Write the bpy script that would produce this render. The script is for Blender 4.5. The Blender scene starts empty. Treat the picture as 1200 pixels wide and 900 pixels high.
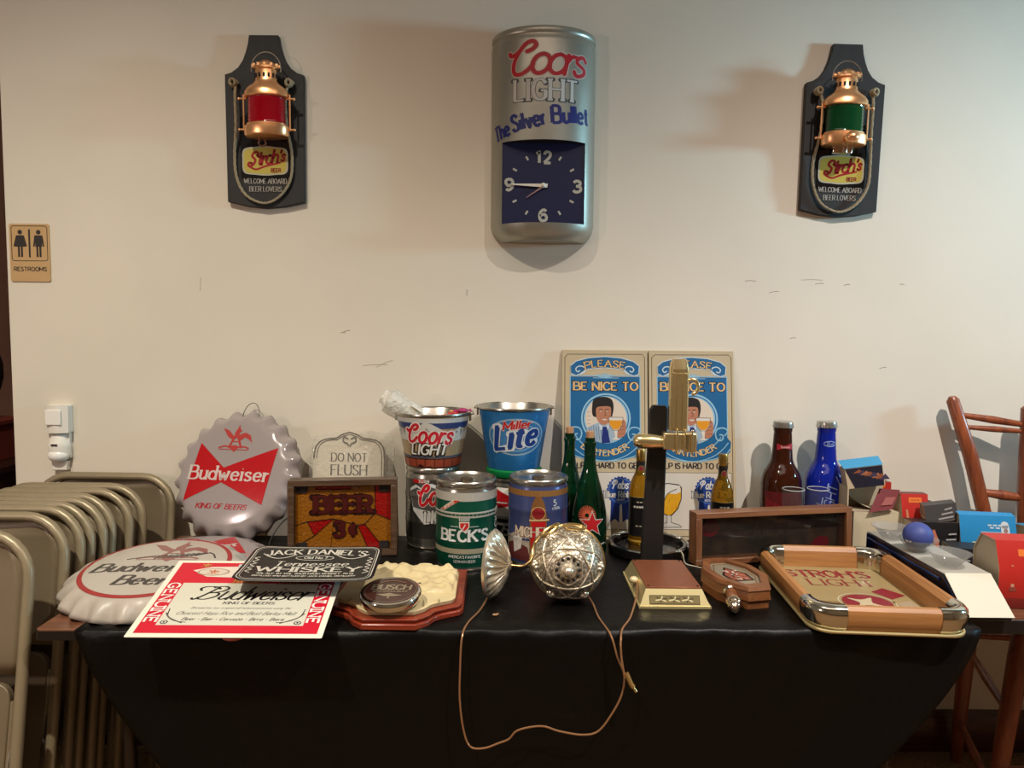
import bpy, bmesh, math, random
from mathutils import Vector, Matrix
from mathutils.geometry import tessellate_polygon
random.seed(7)
SC = bpy.context.scene
COL = SC.collection
PI = math.pi
R = math.radians

# ---------------------------------------------------------------- camera, world, lights, exposure
cam_d = bpy.data.cameras.new('camera')
cam = bpy.data.objects.new('camera', cam_d)
COL.objects.link(cam)
cam_d.sensor_width = 36.0
cam_d.lens = 36.0 * 832.0 / 1200.0
cam_d.clip_start = 0.02
cam.matrix_world = Matrix.Translation((0, 0, 1.40)) @ Matrix.Rotation(R(90 - 4.0), 4, 'X') @ Matrix.Rotation(R(0.5), 4, 'Z')
SC.camera = cam

w = bpy.data.worlds.new('world')
SC.world = w
w.use_nodes = True
w.node_tree.nodes['Background'].inputs[0].default_value = (1.0, 0.9, 0.78, 1)
w.node_tree.nodes['Background'].inputs[1].default_value = 0.10

def lamp(name, kind, loc, target, power, color, **kw):
    d = bpy.data.lights.new(name, kind)
    d.energy = power
    d.color = color
    for k, v in kw.items():
        setattr(d, k, v)
    o = bpy.data.objects.new(name, d)
    o.location = loc
    o.rotation_euler = (Vector(target) - Vector(loc)).to_track_quat('-Z', 'Y').to_euler()
    COL.objects.link(o)
    return o

# two recessed ceiling spots over the viewer, aimed at the display
lamp('ceiling_spot', 'SPOT', (-1.30, 0.0, 3.85), (-1.30, 0.83, 0.75), 485, (1.0, 0.93, 0.78), spot_size=R(96), spot_blend=1.0, shadow_soft_size=0.035)
lamp('ceiling_spot', 'SPOT', (1.55, 0.0, 3.85), (1.55, 0.83, 0.75), 655, (1.0, 0.94, 0.90), spot_size=R(96), spot_blend=1.0, shadow_soft_size=0.035)
# a shaded lamp farther off on the left
lamp('left_lamp', 'AREA', (-2.8, -0.6, 1.80), (-0.3, 2.2, 1.0), 16, (1.0, 0.79, 0.74), shape='DISK', size=0.16)
# daylight from a window on the right, a wide dim ceiling panel
lamp('window_light', 'AREA', (3.9, 1.50, 1.95), (0.9, 2.33, 2.35), 20, (0.36, 0.76, 1.0), shape='RECTANGLE', size=0.25, size_y=0.30, spread=R(80))
lamp('ceiling_panel', 'AREA', (0.0, -0.4, 3.9), (0.0, 0.6, 0.0), 32, (1.0, 0.81, 0.70), shape='RECTANGLE', size=2.6, size_y=1.6)

SC.view_settings.view_transform = 'Standard'
SC.view_settings.look = 'None'
SC.view_settings.exposure = 0.0
SC.view_settings.gamma = 1.0
SC.view_settings.use_curve_mapping = False

# ---------------------------------------------------------------- materials
def lin(c):
    return tuple((x / 12.92 if x <= 0.04045 else ((x + 0.055) / 1.055) ** 2.4) for x in [v / 255.0 for v in c])

MATS = {}
def setin(b, k, v):
    if k in b.inputs:
        b.inputs[k].default_value = v

def mat(name, col, rough=0.5, metal=0.0, noise=0.0, nscale=20.0, bump=0.0, bscale=80.0, trans=0.0, coat=0.0, alpha=1.0, ior=1.45, spec=0.5, stretch=(1, 1, 1), emit=0.0):
    if name in MATS:
        return MATS[name]
    m = bpy.data.materials.new(name)
    m.use_nodes = True
    nt = m.node_tree
    b = nt.nodes['Principled BSDF']
    l = lin(col)
    setin(b, 'Base Color', (*l, 1))
    setin(b, 'Roughness', rough)
    setin(b, 'Metallic', metal)
    setin(b, 'Transmission Weight', trans)
    setin(b, 'Coat Weight', coat)
    setin(b, 'Coat Roughness', 0.08)
    setin(b, 'Alpha', alpha)
    setin(b, 'IOR', ior)
    setin(b, 'Specular IOR Level', spec)
    if emit:
        setin(b, 'Emission Color', (*l, 1)); setin(b, 'Emission Strength', emit)
    if noise or bump:
        tc = nt.nodes.new('ShaderNodeTexCoord')
        mp = nt.nodes.new('ShaderNodeMapping')
        mp.inputs['Scale'].default_value = stretch
        nt.links.new(tc.outputs['Object'], mp.inputs[0])
    if noise:
        n = nt.nodes.new('ShaderNodeTexNoise')
        n.inputs['Scale'].default_value = nscale
        n.inputs['Detail'].default_value = 5
        nt.links.new(mp.outputs[0], n.inputs['Vector'])
        r = nt.nodes.new('ShaderNodeValToRGB')
        r.color_ramp.elements[0].position = 0.3
        r.color_ramp.elements[1].position = 0.7
        r.color_ramp.elements[0].color = tuple(x * (1 - noise) for x in l) + (1,)
        r.color_ramp.elements[1].color = tuple(min(1, x * (1 + noise)) for x in l) + (1,)
        nt.links.new(n.outputs[0], r.inputs[0])
        nt.links.new(r.outputs[0], b.inputs['Base Color'])
    if bump:
        n2 = nt.nodes.new('ShaderNodeTexNoise')
        n2.inputs['Scale'].default_value = bscale
        n2.inputs['Detail'].default_value = 4
        nt.links.new(mp.outputs[0], n2.inputs['Vector'])
        bp = nt.nodes.new('ShaderNodeBump')
        bp.inputs['Strength'].default_value = bump
        bp.inputs['Distance'].default_value = 0.01
        nt.links.new(n2.outputs[0], bp.inputs['Height'])
        nt.links.new(bp.outputs[0], b.inputs['Normal'])
    MATS[name] = m
    return m

def wood(name, c1, c2, scale=6.0, axis=0, rough=0.4, coat=0.2):
    """grain runs along the given object axis"""
    if name in MATS:
        return MATS[name]
    m = bpy.data.materials.new(name)
    m.use_nodes = True
    nt = m.node_tree
    b = nt.nodes['Principled BSDF']
    setin(b, 'Roughness', rough); setin(b, 'Coat Weight', coat); setin(b, 'Coat Roughness', 0.2)
    tc = nt.nodes.new('ShaderNodeTexCoord')
    mp = nt.nodes.new('ShaderNodeMapping')
    s = [14.0, 14.0, 14.0]; s[axis] = 0.8
    mp.inputs['Scale'].default_value = s
    nt.links.new(tc.outputs['Object'], mp.inputs[0])
    n = nt.nodes.new('ShaderNodeTexNoise')
    n.inputs['Scale'].default_value = scale; n.inputs['Detail'].default_value = 8; n.inputs['Roughness'].default_value = 0.65
    n.inputs['Distortion'].default_value = 0.6
    nt.links.new(mp.outputs[0], n.inputs['Vector'])
    r = nt.nodes.new('ShaderNodeValToRGB')
    r.color_ramp.elements[0].position = 0.32; r.color_ramp.elements[1].position = 0.68
    r.color_ramp.elements[0].color = (*lin(c1), 1); r.color_ramp.elements[1].color = (*lin(c2), 1)
    nt.links.new(n.outputs[0], r.inputs[0]); nt.links.new(r.outputs[0], b.inputs['Base Color'])
    bp = nt.nodes.new('ShaderNodeBump'); bp.inputs['Strength'].default_value = 0.15; bp.inputs['Distance'].default_value = 0.003
    nt.links.new(n.outputs[0], bp.inputs['Height']); nt.links.new(bp.outputs[0], b.inputs['Normal'])
    MATS[name] = m
    return m

def ink(c, rough=0.4, metal=0.0):
    c = tuple(int(v * 0.91) for v in c)
    return mat('ink_%d_%d_%d_%d_%d' % (*c, int(rough * 100), int(metal * 10)), c, rough, metal)

# ---------------------------------------------------------------- objects
def props(o, label=None, cat=None, group=None, kind=None):
    if label: o['label'] = label
    if cat: o['category'] = cat
    if group: o['group'] = group
    if kind: o['kind'] = kind
    return o

def thing(name, label, cat, loc=(0, 0, 0), rot=(0, 0, 0), group=None):
    o = bpy.data.objects.new(name, None)
    o.empty_display_size = 0.05
    COL.objects.link(o)
    o.location = loc
    o.rotation_euler = rot
    return props(o, label, cat, group)

def copy_tree(o, parent=None):
    c = o.copy()
    COL.objects.link(c)
    if parent: c.parent = parent
    for ch in list(o.children):
        copy_tree(ch, c)
    return c

class G:
    """mesh builder"""
    def __init__(s):
        s.v = []; s.f = []; s.m = []
    def add(s, vs, fs, m=0, M=None):
        b = len(s.v)
        if M is not None: vs = [M @ Vector(p) for p in vs]
        s.v += [tuple(p) for p in vs]
        for f in fs:
            s.f.append([b + i for i in f]); s.m.append(m)
        return s
    def box(s, c, d, m=0, M=None):
        x, y, z = [k / 2 for k in d]
        vs = [(c[0] + i * x, c[1] + j * y, c[2] + k * z) for i in (-1, 1) for j in (-1, 1) for k in (-1, 1)]
        return s.add(vs, [(0, 1, 3, 2), (4, 6, 7, 5), (0, 4, 5, 1), (2, 3, 7, 6), (0, 2, 6, 4), (1, 5, 7, 3)], m, M)
    def prism(s, poly, z0, z1, m=0, M=None, inset=0.0, mtop=None):
        """extrude an xy polygon along z; inset shrinks the top (chamfer look)"""
        n = len(poly)
        cx = sum(p[0] for p in poly) / n; cy = sum(p[1] for p in poly) / n
        top = []
        for i in range(n):
            a = Vector(poly[i - 1]); b = Vector(poly[i]); c = Vector(poly[(i + 1) % n])
            if inset:
                e1 = (b - a).normalized(); e2 = (c - b).normalized()
                nn = Vector((-(e1.y + e2.y), e1.x + e2.x))
                if nn.length > 1e-6: nn.normalize()
                k = max(0.4, nn.dot(Vector((-e1.y, e1.x))))
                b = b + nn * (inset / k)
            top.append((b.x, b.y))
        vs = [(p[0], p[1], z0) for p in poly] + [(p[0], p[1], z1) for p in top]
        tri = tessellate_polygon([[Vector((p[0], p[1], 0)) for p in poly]])
        s.add(vs, [tuple(t) for t in tri] + [(i, (i + 1) % n, n + (i + 1) % n, n + i) for i in range(n)], m, M)
        s.add([vs[n + i] for i in range(n)], [tuple(t) for t in tri], m if mtop is None else mtop, M)
        return s
    def grid(s, fn, nu, nv, cu=False, cv=False, m=0, M=None, mf=None):
        b = len(s.v)
        for i in range(nu):
            for j in range(nv):
                p = fn(i, j)
                if M is not None: p = M @ Vector(p)
                s.v.append(tuple(p))
        for i in range(nu if cu else nu - 1):
            for j in range(nv if cv else nv - 1):
                a = b + i * nv + j; c = b + i * nv + (j + 1) % nv
                d = b + ((i + 1) % nu) * nv + (j + 1) % nv; e = b + ((i + 1) % nu) * nv + j
                mm = m if mf is None else mf(i, j)
                if mm is None: continue
                s.f.append([a, e, d, c]); s.m.append(mm)
        return s
    def lathe(s, prof, seg=32, m=0, M=None, ms=None, caps=True):
        """prof: (r, z) pairs; ms: material per profile segment"""
        n = len(prof)
        def fn(i, j):
            a = 2 * PI * i / seg
            r, z = prof[j]
            return (r * math.sin(a), -r * math.cos(a), z)
        s.grid(fn, seg, n, cu=True, m=m, M=M, mf=(lambda i, j: ms[j]) if ms else None)
        if caps:
            b = len(s.v) - seg * n
            if prof[0][0] > 1e-6:
                s.f.append([b + i * n for i in range(seg)]); s.m.append(ms[0] if ms else m)
            if prof[-1][0] > 1e-6:
                s.f.append([b + i * n + n - 1 for i in range(seg)][::-1]); s.m.append(ms[-1] if ms else m)
        return s
    def tube(s, pts, r=0.005, seg=8, m=0, closed=False, M=None, caps=True):
        P = [Vector(p) for p in pts]
        n = len(P)
        rr = r if isinstance(r, (list, tuple)) else [r] * n
        T = []
        for i in range(n):
            if closed: t = P[(i + 1) % n] - P[i - 1]
            else: t = P[min(i + 1, n - 1)] - P[max(i - 1, 0)]
            T.append(t.normalized() if t.length > 1e-9 else Vector((0, 0, 1)))
        up = Vector((0, 0, 1)) if abs(T[0].z) < 0.9 else Vector((1, 0, 0))
        N = (up - T[0] * up.dot(T[0])).normalized()
        fr = []
        for i in range(n):
            N = N - T[i] * N.dot(T[i])
            N = N.normalized() if N.length > 1e-6 else T[i].orthogonal().normalized()
            fr.append((N.copy(), T[i].cross(N)))
        def fn(i, j):
            a = 2 * PI * j / seg
            return P[i] + (fr[i][0] * math.cos(a) + fr[i][1] * math.sin(a)) * rr[i]
        s.grid(fn, n, seg, cu=closed, cv=True, m=m, M=M)
        if caps and not closed:
            b = len(s.v) - n * seg
            s.f.append([b + j for j in range(seg)]); s.m.append(m)
            s.f.append([b + (n - 1) * seg + j for j in range(seg)][::-1]); s.m.append(m)
        return s
    def ball(s, c, r, nu=16, nv=10, m=0, M=None):
        rx, ry, rz = r if isinstance(r, (tuple, list)) else (r, r, r)
        return s.grid(lambda i, j: (c[0] + rx * math.sin(PI * j / (nv - 1)) * math.cos(2 * PI * i / nu), c[1] + ry * math.sin(PI * j / (nv - 1)) * math.sin(2 * PI * i / nu), c[2] - rz * math.cos(PI * j / (nv - 1))), nu, nv, cu=True, m=m, M=M)
    def build(s, name, mats, parent=None, bevel=0.0, sharp=40, label=None, kind=None, loc=None, fix=True):
        me = bpy.data.meshes.new(name)
        me.from_pydata(s.v, [], s.f)
        if not isinstance(mats, (list, tuple)): mats = [mats]
        for m in mats: me.materials.append(m)
        me.polygons.foreach_set('material_index', s.m)
        bm = bmesh.new(); bm.from_mesh(me)
        bmesh.ops.remove_doubles(bm, verts=bm.verts, dist=1e-6)
        if fix: bmesh.ops.recalc_face_normals(bm, faces=bm.faces)
        for f in bm.faces: f.smooth = True
        bm.to_mesh(me); bm.free()
        me.set_sharp_from_angle(angle=R(sharp))
        o = bpy.data.objects.new(name, me)
        COL.objects.link(o)
        if parent: o.parent = parent
        if loc: o.location = loc
        if bevel:
            b = o.modifiers.new('bevel', 'BEVEL'); b.width = bevel; b.segments = 2; b.limit_method = 'ANGLE'; b.angle_limit = R(35)
        if label: o['label'] = label
        if kind: o['kind'] = kind
        return o

def smooth_path(pts, n=6, closed=False):
    P = [tuple(p) for p in pts]
    k = len(P); out = []
    dim = len(P[0])
    rng = range(k) if closed else range(k - 1)
    for i in rng:
        p0 = P[(i - 1) % k] if (closed or i > 0) else P[i]
        p1 = P[i]; p2 = P[(i + 1) % k]
        p3 = P[(i + 2) % k] if (closed or i + 2 < k) else p2
        for t in range(n):
            t = t / n
            out.append(tuple(0.5 * ((2 * p1[d]) + (-p0[d] + p2[d]) * t + (2 * p0[d] - 5 * p1[d] + 4 * p2[d] - p3[d]) * t * t + (-p0[d] + 3 * p1[d] - 3 * p2[d] + p3[d]) * t ** 3) for d in range(dim)))
    if not closed: out.append(P[-1])
    return out

def rrect(x0, y0, x1, y1, r, n=5):
    out = []
    for cx, cy, a0 in ((x1 - r, y1 - r, 0), (x0 + r, y1 - r, 90), (x0 + r, y0 + r, 180), (x1 - r, y0 + r, 270)):
        for i in range(n + 1):
            a = R(a0 + 90 * i / n)
            out.append((cx + r * math.cos(a), cy + r * math.sin(a)))
    return out

def circle(cx, cy, rx, ry=None, n=32, a0=0, a1=360):
    ry = rx if ry is None else ry
    full = abs(a1 - a0) >= 360
    return [(cx + rx * math.cos(R(a0 + (a1 - a0) * i / (n if full else n - 1))), cy + ry * math.sin(R(a0 + (a1 - a0) * i / (n if full else n - 1)))) for i in range(n)]

# ---------------------------------------------------------------- lettering: a stroke alphabet
O_ = ' '.join('%.3f,%.3f' % (0.36 - 0.36 * math.sin(R(a)), 0.5 + 0.5 * math.cos(R(a))) for a in range(0, 361, 24))
o_ = ' '.join('%.3f,%.3f' % (0.25 - 0.25 * math.sin(R(a)), 0.31 + 0.31 * math.cos(R(a))) for a in range(0, 361, 30))
FONT = {
 'A': '.72|0,0 .36,1 .72,0|.13,.36 .59,.36', 'B': '.6|0,0 0,1|~0,1 .35,1 .52,.9 .52,.63 .35,.53 0,.53|~0,.53 .4,.53 .6,.42 .6,.12 .4,0 0,0',
 'C': '.64|~.64,.78 .52,.95 .33,1 .1,.87 0,.5 .1,.13 .33,0 .52,.05 .64,.22', 'D': '.66|0,0 0,1|~0,1 .3,1 .55,.9 .66,.5 .55,.1 .3,0 0,0',
 'E': '.54|.54,1 0,1 0,0 .54,0|0,.52 .42,.52', 'F': '.52|.52,1 0,1|0,1 0,0|0,.52 .42,.52',
 'G': '.66|~.64,.8 .52,.95 .33,1 .1,.87 0,.5 .1,.13 .33,0 .52,.04 .64,.14|.64,.1 .64,.45 .4,.45', 'H': '.66|0,0 0,1|.66,0 .66,1|0,.52 .66,.52',
 'I': '.06|.03,0 .03,1', 'J': '.42|~.42,1 .42,.5 .4,.15 .25,0 .08,.03 0,.22', 'K': '.62|0,0 0,1|.58,1 0,.42|.2,.58 .62,0', 'L': '.5|0,1 0,0 .5,0',
 'M': '.82|0,0 0,1 .41,.25 .82,1 .82,0', 'N': '.66|0,0 0,1 .66,0 .66,1', 'O': '.72|~' + O_, 'P': '.58|0,0 0,1|~0,1 .38,1 .58,.88 .58,.58 .38,.46 0,.46',
 'Q': '.72|~' + O_ + '|.45,.25 .75,-.05', 'R': '.62|0,0 0,1|~0,1 .38,1 .58,.88 .58,.6 .38,.48 0,.48|.3,.48 .62,0',
 'S': '.54|~.52,.8 .42,.96 .26,1 .08,.93 .03,.73 .2,.57 .4,.45 .54,.28 .48,.08 .27,0 .1,.04 0,.2', 'T': '.62|0,1 .62,1|.31,1 .31,0',
 'U': '.64|~0,1 0,.65 0,.28 .12,.06 .32,0 .52,.06 .64,.28 .64,.65 .64,1', 'V': '.66|0,1 .33,0 .66,1', 'W': '.92|0,1 .23,0 .46,.85 .69,0 .92,1',
 'X': '.62|0,0 .62,1|0,1 .62,0', 'Y': '.64|0,1 .32,.48 .64,1|.32,.48 .32,0', 'Z': '.56|0,1 .56,1 0,0 .56,0',
 '1': '.25|0,.8 .22,1 .22,0', '2': '.52|~.02,.75 .1,.95 .27,1 .46,.9 .5,.7 .35,.4 0,.02|0,0 .52,0', '3': '.52|~.02,.84 .12,.97 .27,1 .46,.9 .46,.66 .32,.54|.18,.53 .34,.53|~.32,.54 .5,.40 .5,.14 .27,0 .1,.03 0,.17',
 '4': '.55|.42,0 .42,1 0,.3 .55,.3', '5': '.5|.48,1 .08,1 .04,.56|~.04,.56 .28,.64 .5,.48 .5,.15 .26,0 .1,.03 0,.14',
 '6': '.52|~.48,.86 .36,.98 .2,.93 .05,.7 .02,.3 .12,.04 .27,0 .45,.06 .52,.28 .42,.52 .26,.57 .06,.42', '7': '.5|0,1 .5,1 .18,0',
 '8': '.52|~.26,.54 .06,.66 .08,.92 .26,1 .44,.92 .46,.66 .26,.54 .02,.4 .02,.1 .26,0 .5,.1 .5,.4 .26,.54', '9': '.52|~.04,.14 .16,.02 .32,.07 .47,.3 .5,.7 .4,.96 .25,1 .07,.94 0,.72 .1,.48 .26,.43 .46,.58',
 '0': '.6|~' + ' '.join('%.3f,%.3f' % (0.3 - 0.3 * math.sin(R(a)), 0.5 + 0.5 * math.cos(R(a))) for a in range(0, 361, 24)),
 '.': '.06|.0,.0 .04,.0', "'": '.08|.06,1 .02,.76', '-': '.3|0,.42 .3,.42', '%': '.48|~.44,.5 .24,.62 .03,.5 .03,.12 .24,0 .46,.12|.24,-.15 .24,.78',
 'a': '.48|~.44,.52 .25,.62 .05,.48 .03,.15 .2,0 .42,.16|.44,.62 .44,0', 'b': '.48|0,1 0,0|~0,.42 .22,.62 .46,.48 .46,.13 .22,0 0,.14',
 'c': '.44|~.43,.5 .25,.62 .05,.5 .02,.15 .22,0 .44,.12', 'd': '.46|.46,1 .46,0|~.46,.42 .24,.62 0,.48 0,.13 .24,0 .46,.14',
 'e': '.47|~.03,.33 .45,.35 .4,.55 .24,.62 .05,.5 .01,.26 .1,.05 .28,0 .46,.12', 'f': '.3|~.34,.95 .2,1 .12,.8 .12,.4 .12,0|0,.62 .3,.62',
 'g': '.46|~.44,.5 .24,.62 .03,.5 .03,.15 .22,.03 .44,.16|~.44,.62 .44,.1 .38,-.2 .18,-.28 .02,-.16', 'h': '.44|0,1 0,0|~0,.38 .2,.62 .4,.54 .44,.3 .44,0',
 'i': '.06|.03,.62 .03,0|.01,.86 .05,.86', 'k': '.44|0,1 0,0|.4,.62 0,.26|.14,.38 .44,0', 'l': '.06|.03,1 .03,0', 'm': '.7|0,.62 0,0|~0,.4 .15,.62 .32,.54 .35,.3 .35,0|~.35,.4 .5,.62 .67,.54 .7,.3 .7,0',
 'n': '.44|0,.62 0,0|~0,.38 .2,.62 .4,.54 .44,.3 .44,0', 'o': '.5|~' + o_, 'p': '.48|0,.62 0,-.28|~0,.42 .22,.62 .46,.48 .46,.13 .22,0 0,.14',
 'r': '.3|0,.62 0,0|~0,.36 .12,.58 .3,.58', 's': '.38|~.37,.5 .28,.6 .16,.62 .04,.55 .04,.42 .2,.33 .36,.24 .38,.1 .22,0 .08,.01 0,.12',
 't': '.34|~.15,.9 .15,.5 .15,.14 .22,.01 .34,.06|-.04,.62 .34,.62', 'u': '.44|~0,.62 0,.35 .02,.1 .2,0 .42,.16|.44,.62 .44,0', 'v': '.44|0,.62 .22,0 .44,.62',
 'w': '.66|0,.62 .17,0 .33,.5 .5,0 .66,.62', 'x': '.42|0,.62 .42,0|0,0 .42,.62', 'y': '.44|0,.62 .22,.03|.44,.62 .1,-.28', 'z': '.4|0,.62 .4,.62 0,0 .4,0',
 # swash capitals of the script faces
 '{': '.72|~.46,.72 .60,.78 .68,.92 .55,1.04 .34,.94 .17,.62 .12,.28 .22,.04 .42,.0 .62,.12 .74,.3|~-.10,.70 -.04,.62 .08,.64 .22,.74',      # C with loop
 '}': '.75|~.6,.72 .68,.88 .5,1.02 .25,.95 .18,.75 .35,.58 .52,.4 .45,.12 .2,-.02 0,.08 .05,.25 .25,.2',                     # S
 '<': '1.0|~-.25,.72 -.4,.88 -.2,1.02 .3,1.0 .55,.85|~.42,.9 .3,.5 .15,.12 .0,-.02 -.12,.08|~.2,.95 .6,1.05 .95,.9 .85,.65 .4,.52|~.4,.52 .8,.5 .9,.25 .6,.02 .25,.02 .12,.14',   # B
 '[': '.8|~.05,.55 -.05,.75 .15,1 .5,1.02 .72,.85 .6,.6 .3,.48|~.42,.98 .3,.5 .15,0',   # P
}
def _bend(a, b, c):
    v1 = (b[0] - a[0], b[1] - a[1]); v2 = (c[0] - b[0], c[1] - b[1])
    l = math.hypot(*v1) * math.hypot(*v2)
    return (v1[0] * v2[0] + v1[1] * v2[1]) / l if l > 1e-12 else 1

class Art:
    """flat print: coloured shapes in 2D (metres), stacked in layers, then laid on a surface"""
    def __init__(s):
        s.items = []
    def poly(s, pts, col, L=1):
        pts = [(p[0], p[1]) for p in pts]
        tri = tessellate_polygon([[Vector((x, y, 0)) for x, y in pts]])
        s.items.append((L, col, pts, [tuple(t) for t in tri])); return s
    def rect(s, x0, y0, x1, y1, col, L=1):
        s.items.append((L, col, [(x0, y0), (x1, y0), (x1, y1), (x0, y1)], [(0, 1, 2, 3)])); return s
    def ell(s, cx, cy, rx, ry, col, L=1, n=36):
        s.items.append((L, col, circle(cx, cy, rx, ry, n), [tuple(range(n))])); return s
    def stroke(s, pts, w, col, L=1, closed=False, sm=0, lo=1.0, ends=False):
        if sm: pts = smooth_path(pts, sm, closed)
        pts = [p for i, p in enumerate(pts) if i == 0 or math.hypot(p[0] - pts[i - 1][0], p[1] - pts[i - 1][1]) > 1e-7]
        if closed: pts = list(pts) + [pts[0], pts[1]]
        n = len(pts)
        if n < 2: return s
        vs = []; fs = []
        def off(i, d):
            l = math.hypot(*d) or 1
            k = w / 2 * (lo + (1 - lo) * abs(d[1] / l))
            return (-d[1] / l * k, d[0] / l * k)
        prev = None
        for i in range(n - 1):
            d = (pts[i + 1][0] - pts[i][0], pts[i + 1][1] - pts[i][1])
            def at(j):
                if 0 < j < n - 1 and _bend(pts[j - 1], pts[j], pts[j + 1]) > 0.5:
                    dd = (pts[j + 1][0] - pts[j - 1][0], pts[j + 1][1] - pts[j - 1][1])
                    return off(j, dd)
                return off(j, d)
            a = at(i); b = at(i + 1); k = len(vs)
            vs += [(pts[i][0] - a[0], pts[i][1] - a[1]), (pts[i + 1][0] - b[0], pts[i + 1][1] - b[1]), (pts[i + 1][0] + b[0], pts[i + 1][1] + b[1]), (pts[i][0] + a[0], pts[i][1] + a[1])]
            fs.append((k, k + 1, k + 2, k + 3))
        for j in range(n):
            inner = 0 < j < n - 1
            if (inner and _bend(pts[j - 1], pts[j], pts[j + 1]) <= 0.5) or (ends and not inner):
                k = len(vs); r = w / 2 * (1 if ends else 0.5 + lo / 2)
                vs += circle(pts[j][0], pts[j][1], r, None, 8); fs.append(tuple(range(k, k + 8)))
        s.items.append((L, col, vs, fs)); return s
    def text(s, t, x, y, h, col, L=1, w=0.16, lo=1.0, serif=0.0, slant=0.0, track=0.2, fit=None, align='c', outline=None, warp=None, rot=0.0, ends=False, xs=1.0, join=False):
        glyphs = []; cx = 0.0
        for ch in t:
            if ch == ' ':
                cx += 0.4 * xs; continue
            g = FONT.get(ch)
            if g is None: continue
            parts = g.split('|')
            for st in parts[1:]:
                sm = st[0] == '~'
                P = [tuple(float(q) for q in p.split(',')) for p in st.lstrip('~').split()]
                if sm: P = smooth_path(P, 3)
                P = [(cx + p[0] * xs, p[1]) for p in P]
                glyphs.append(P)
                if serif and not (ch in 'CGSOcseo2356890' ):
                    for e, q in ((P[0], P[1]), (P[-1], P[-2])):
                        if abs(e[1] - q[1]) > 0.6 * math.hypot(e[0] - q[0], e[1] - q[1]):
                            if min(abs(e[1] - k) for k in (0, 1, 0.62)) < 0.02:
                                if ch in 'BDEPRL' or not ch.isupper():
                                    glyphs.append([(e[0] - serif, e[1]), (e[0] + serif * 0.8, e[1])])
                                else:
                                    glyphs.append([(e[0] - serif, e[1]), (e[0] + serif, e[1])])
            cx += (float(parts[0]) + track) * xs
            if join:
                pass
        W = max(cx - track * xs, 1e-3)
        k = (fit / h) / W if fit else 1.0
        x0 = {'c': -W * k / 2, 'l': 0, 'r': -W * k}[align]
        ca, sa = math.cos(rot), math.sin(rot)
        def tf(p):
            px = (x0 + p[0] * k + slant * p[1]) * h; py = (p[1] - 0.0) * h
            px, py = px * ca - py * sa, px * sa + py * ca
            q = (x + px, y + py)
            return warp(q) if warp else q
        for P in glyphs:
            Q = [tf(p) for p in P]
            if outline:
                s.stroke(Q, w * h + outline[1] * h, outline[0], L, lo=(lo * w + outline[1]) / (w + outline[1]), ends=True)
            s.stroke(Q, w * h, col, L + (1 if outline else 0), lo=lo, ends=ends)
        return s
    def dashes(s, x, y, wd, h, col, L=1, n=4):
        """a line of print too small to read: short dashes"""
        rn = random.Random(int(abs(x * 7919 + y * 104729) * 1000)); px = x - wd / 2
        for k in range(n):
            l = wd / n * rn.uniform(.6, .9)
            s.stroke([(px, y), (px + l, y)], h, col, L); px += wd / n
        return s
    def take(s):
        o = Art(); o.items = s.items; s.items = []; return o
    def build(s, name, parent, mp, du=0, dv=0, eps=0.00025, rough=0.4, metal=(), label=None):
        cols = []; bm = bmesh.new()
        for n_, (L, col, vs, fs) in enumerate(s.items):
            if col not in cols: cols.append(col)
            bv = [bm.verts.new((p[0], p[1], L + (n_ % 6) * 0.1)) for p in vs]
            for f in fs:
                if len(set(f)) < 3: continue
                ar = sum(vs[f[i]][0] * vs[f[(i + 1) % len(f)]][1] - vs[f[(i + 1) % len(f)]][0] * vs[f[i]][1] for i in range(len(f)))
                if abs(ar) < 1e-12: continue
                if ar < 0: f = tuple(reversed(f))
                try:
                    ff = bm.faces.new([bv[i] for i in f]); ff.material_index = cols.index(col)
                except ValueError: pass
        for ax, d in ((0, du), (1, dv)):
            if not d or not bm.verts: continue
            lo_ = min(v.co[ax] for v in bm.verts); hi = max(v.co[ax] for v in bm.verts)
            k = math.floor(lo_ / d) + 1
            while k * d < hi:
                no = (1, 0, 0) if ax == 0 else (0, 1, 0)
                co = (k * d, 0, 0) if ax == 0 else (0, k * d, 0)
                bmesh.ops.bisect_plane(bm, geom=bm.verts[:] + bm.edges[:] + bm.faces[:], plane_co=co, plane_no=no, dist=1e-7)
                k += 1
        for v in bm.verts:
            v.co = mp(v.co.x, v.co.y, v.co.z * eps)
        me = bpy.data.meshes.new(name)
        bm.to_mesh(me); bm.free()
        for c in cols: me.materials.append(ink(c, rough, 0.9 if c in metal else 0.0))
        o = bpy.data.objects.new(name, me)
        COL.objects.link(o)
        if parent: o.parent = parent
        if label: o['label'] = label
        return o

def on_front(y0=0.0):           # a face looking to -Y
    return lambda u, v, e: Vector((u, y0 - e, v))
def on_top(z0=0.0):
    return lambda u, v, e: Vector((u, v, z0 + e))
def on_round(rf, a0=0.0):       # rf(v) radius at height v
    R0 = rf(0.0) if False else None
    def f(u, v, e):
        r = rf(v); a = u / rf.ref + a0
        return Vector(((r + e) * math.sin(a), -(r + e) * math.cos(a), v))
    return f
class Rf:
    def __init__(s, prof, ref):
        s.p = prof; s.ref = ref
    def __call__(s, v):
        p = s.p
        if v <= p[0][1]: return p[0][0]
        for a, b in zip(p, p[1:]):
            if v <= b[1] and b[1] > a[1]:
                return a[0] + (b[0] - a[0]) * (v - a[1]) / (b[1] - a[1])
        return p[-1][0]

def arc_warp(cx, cy, r):
    """baseline y=cy+r at x=cx is bent on a circle about (cx, cy)"""
    def f(p):
        a = (p[0] - cx) / r; q = p[1] - cy
        return (cx + q * math.sin(a), cy + q * math.cos(a))
    return f

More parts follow.
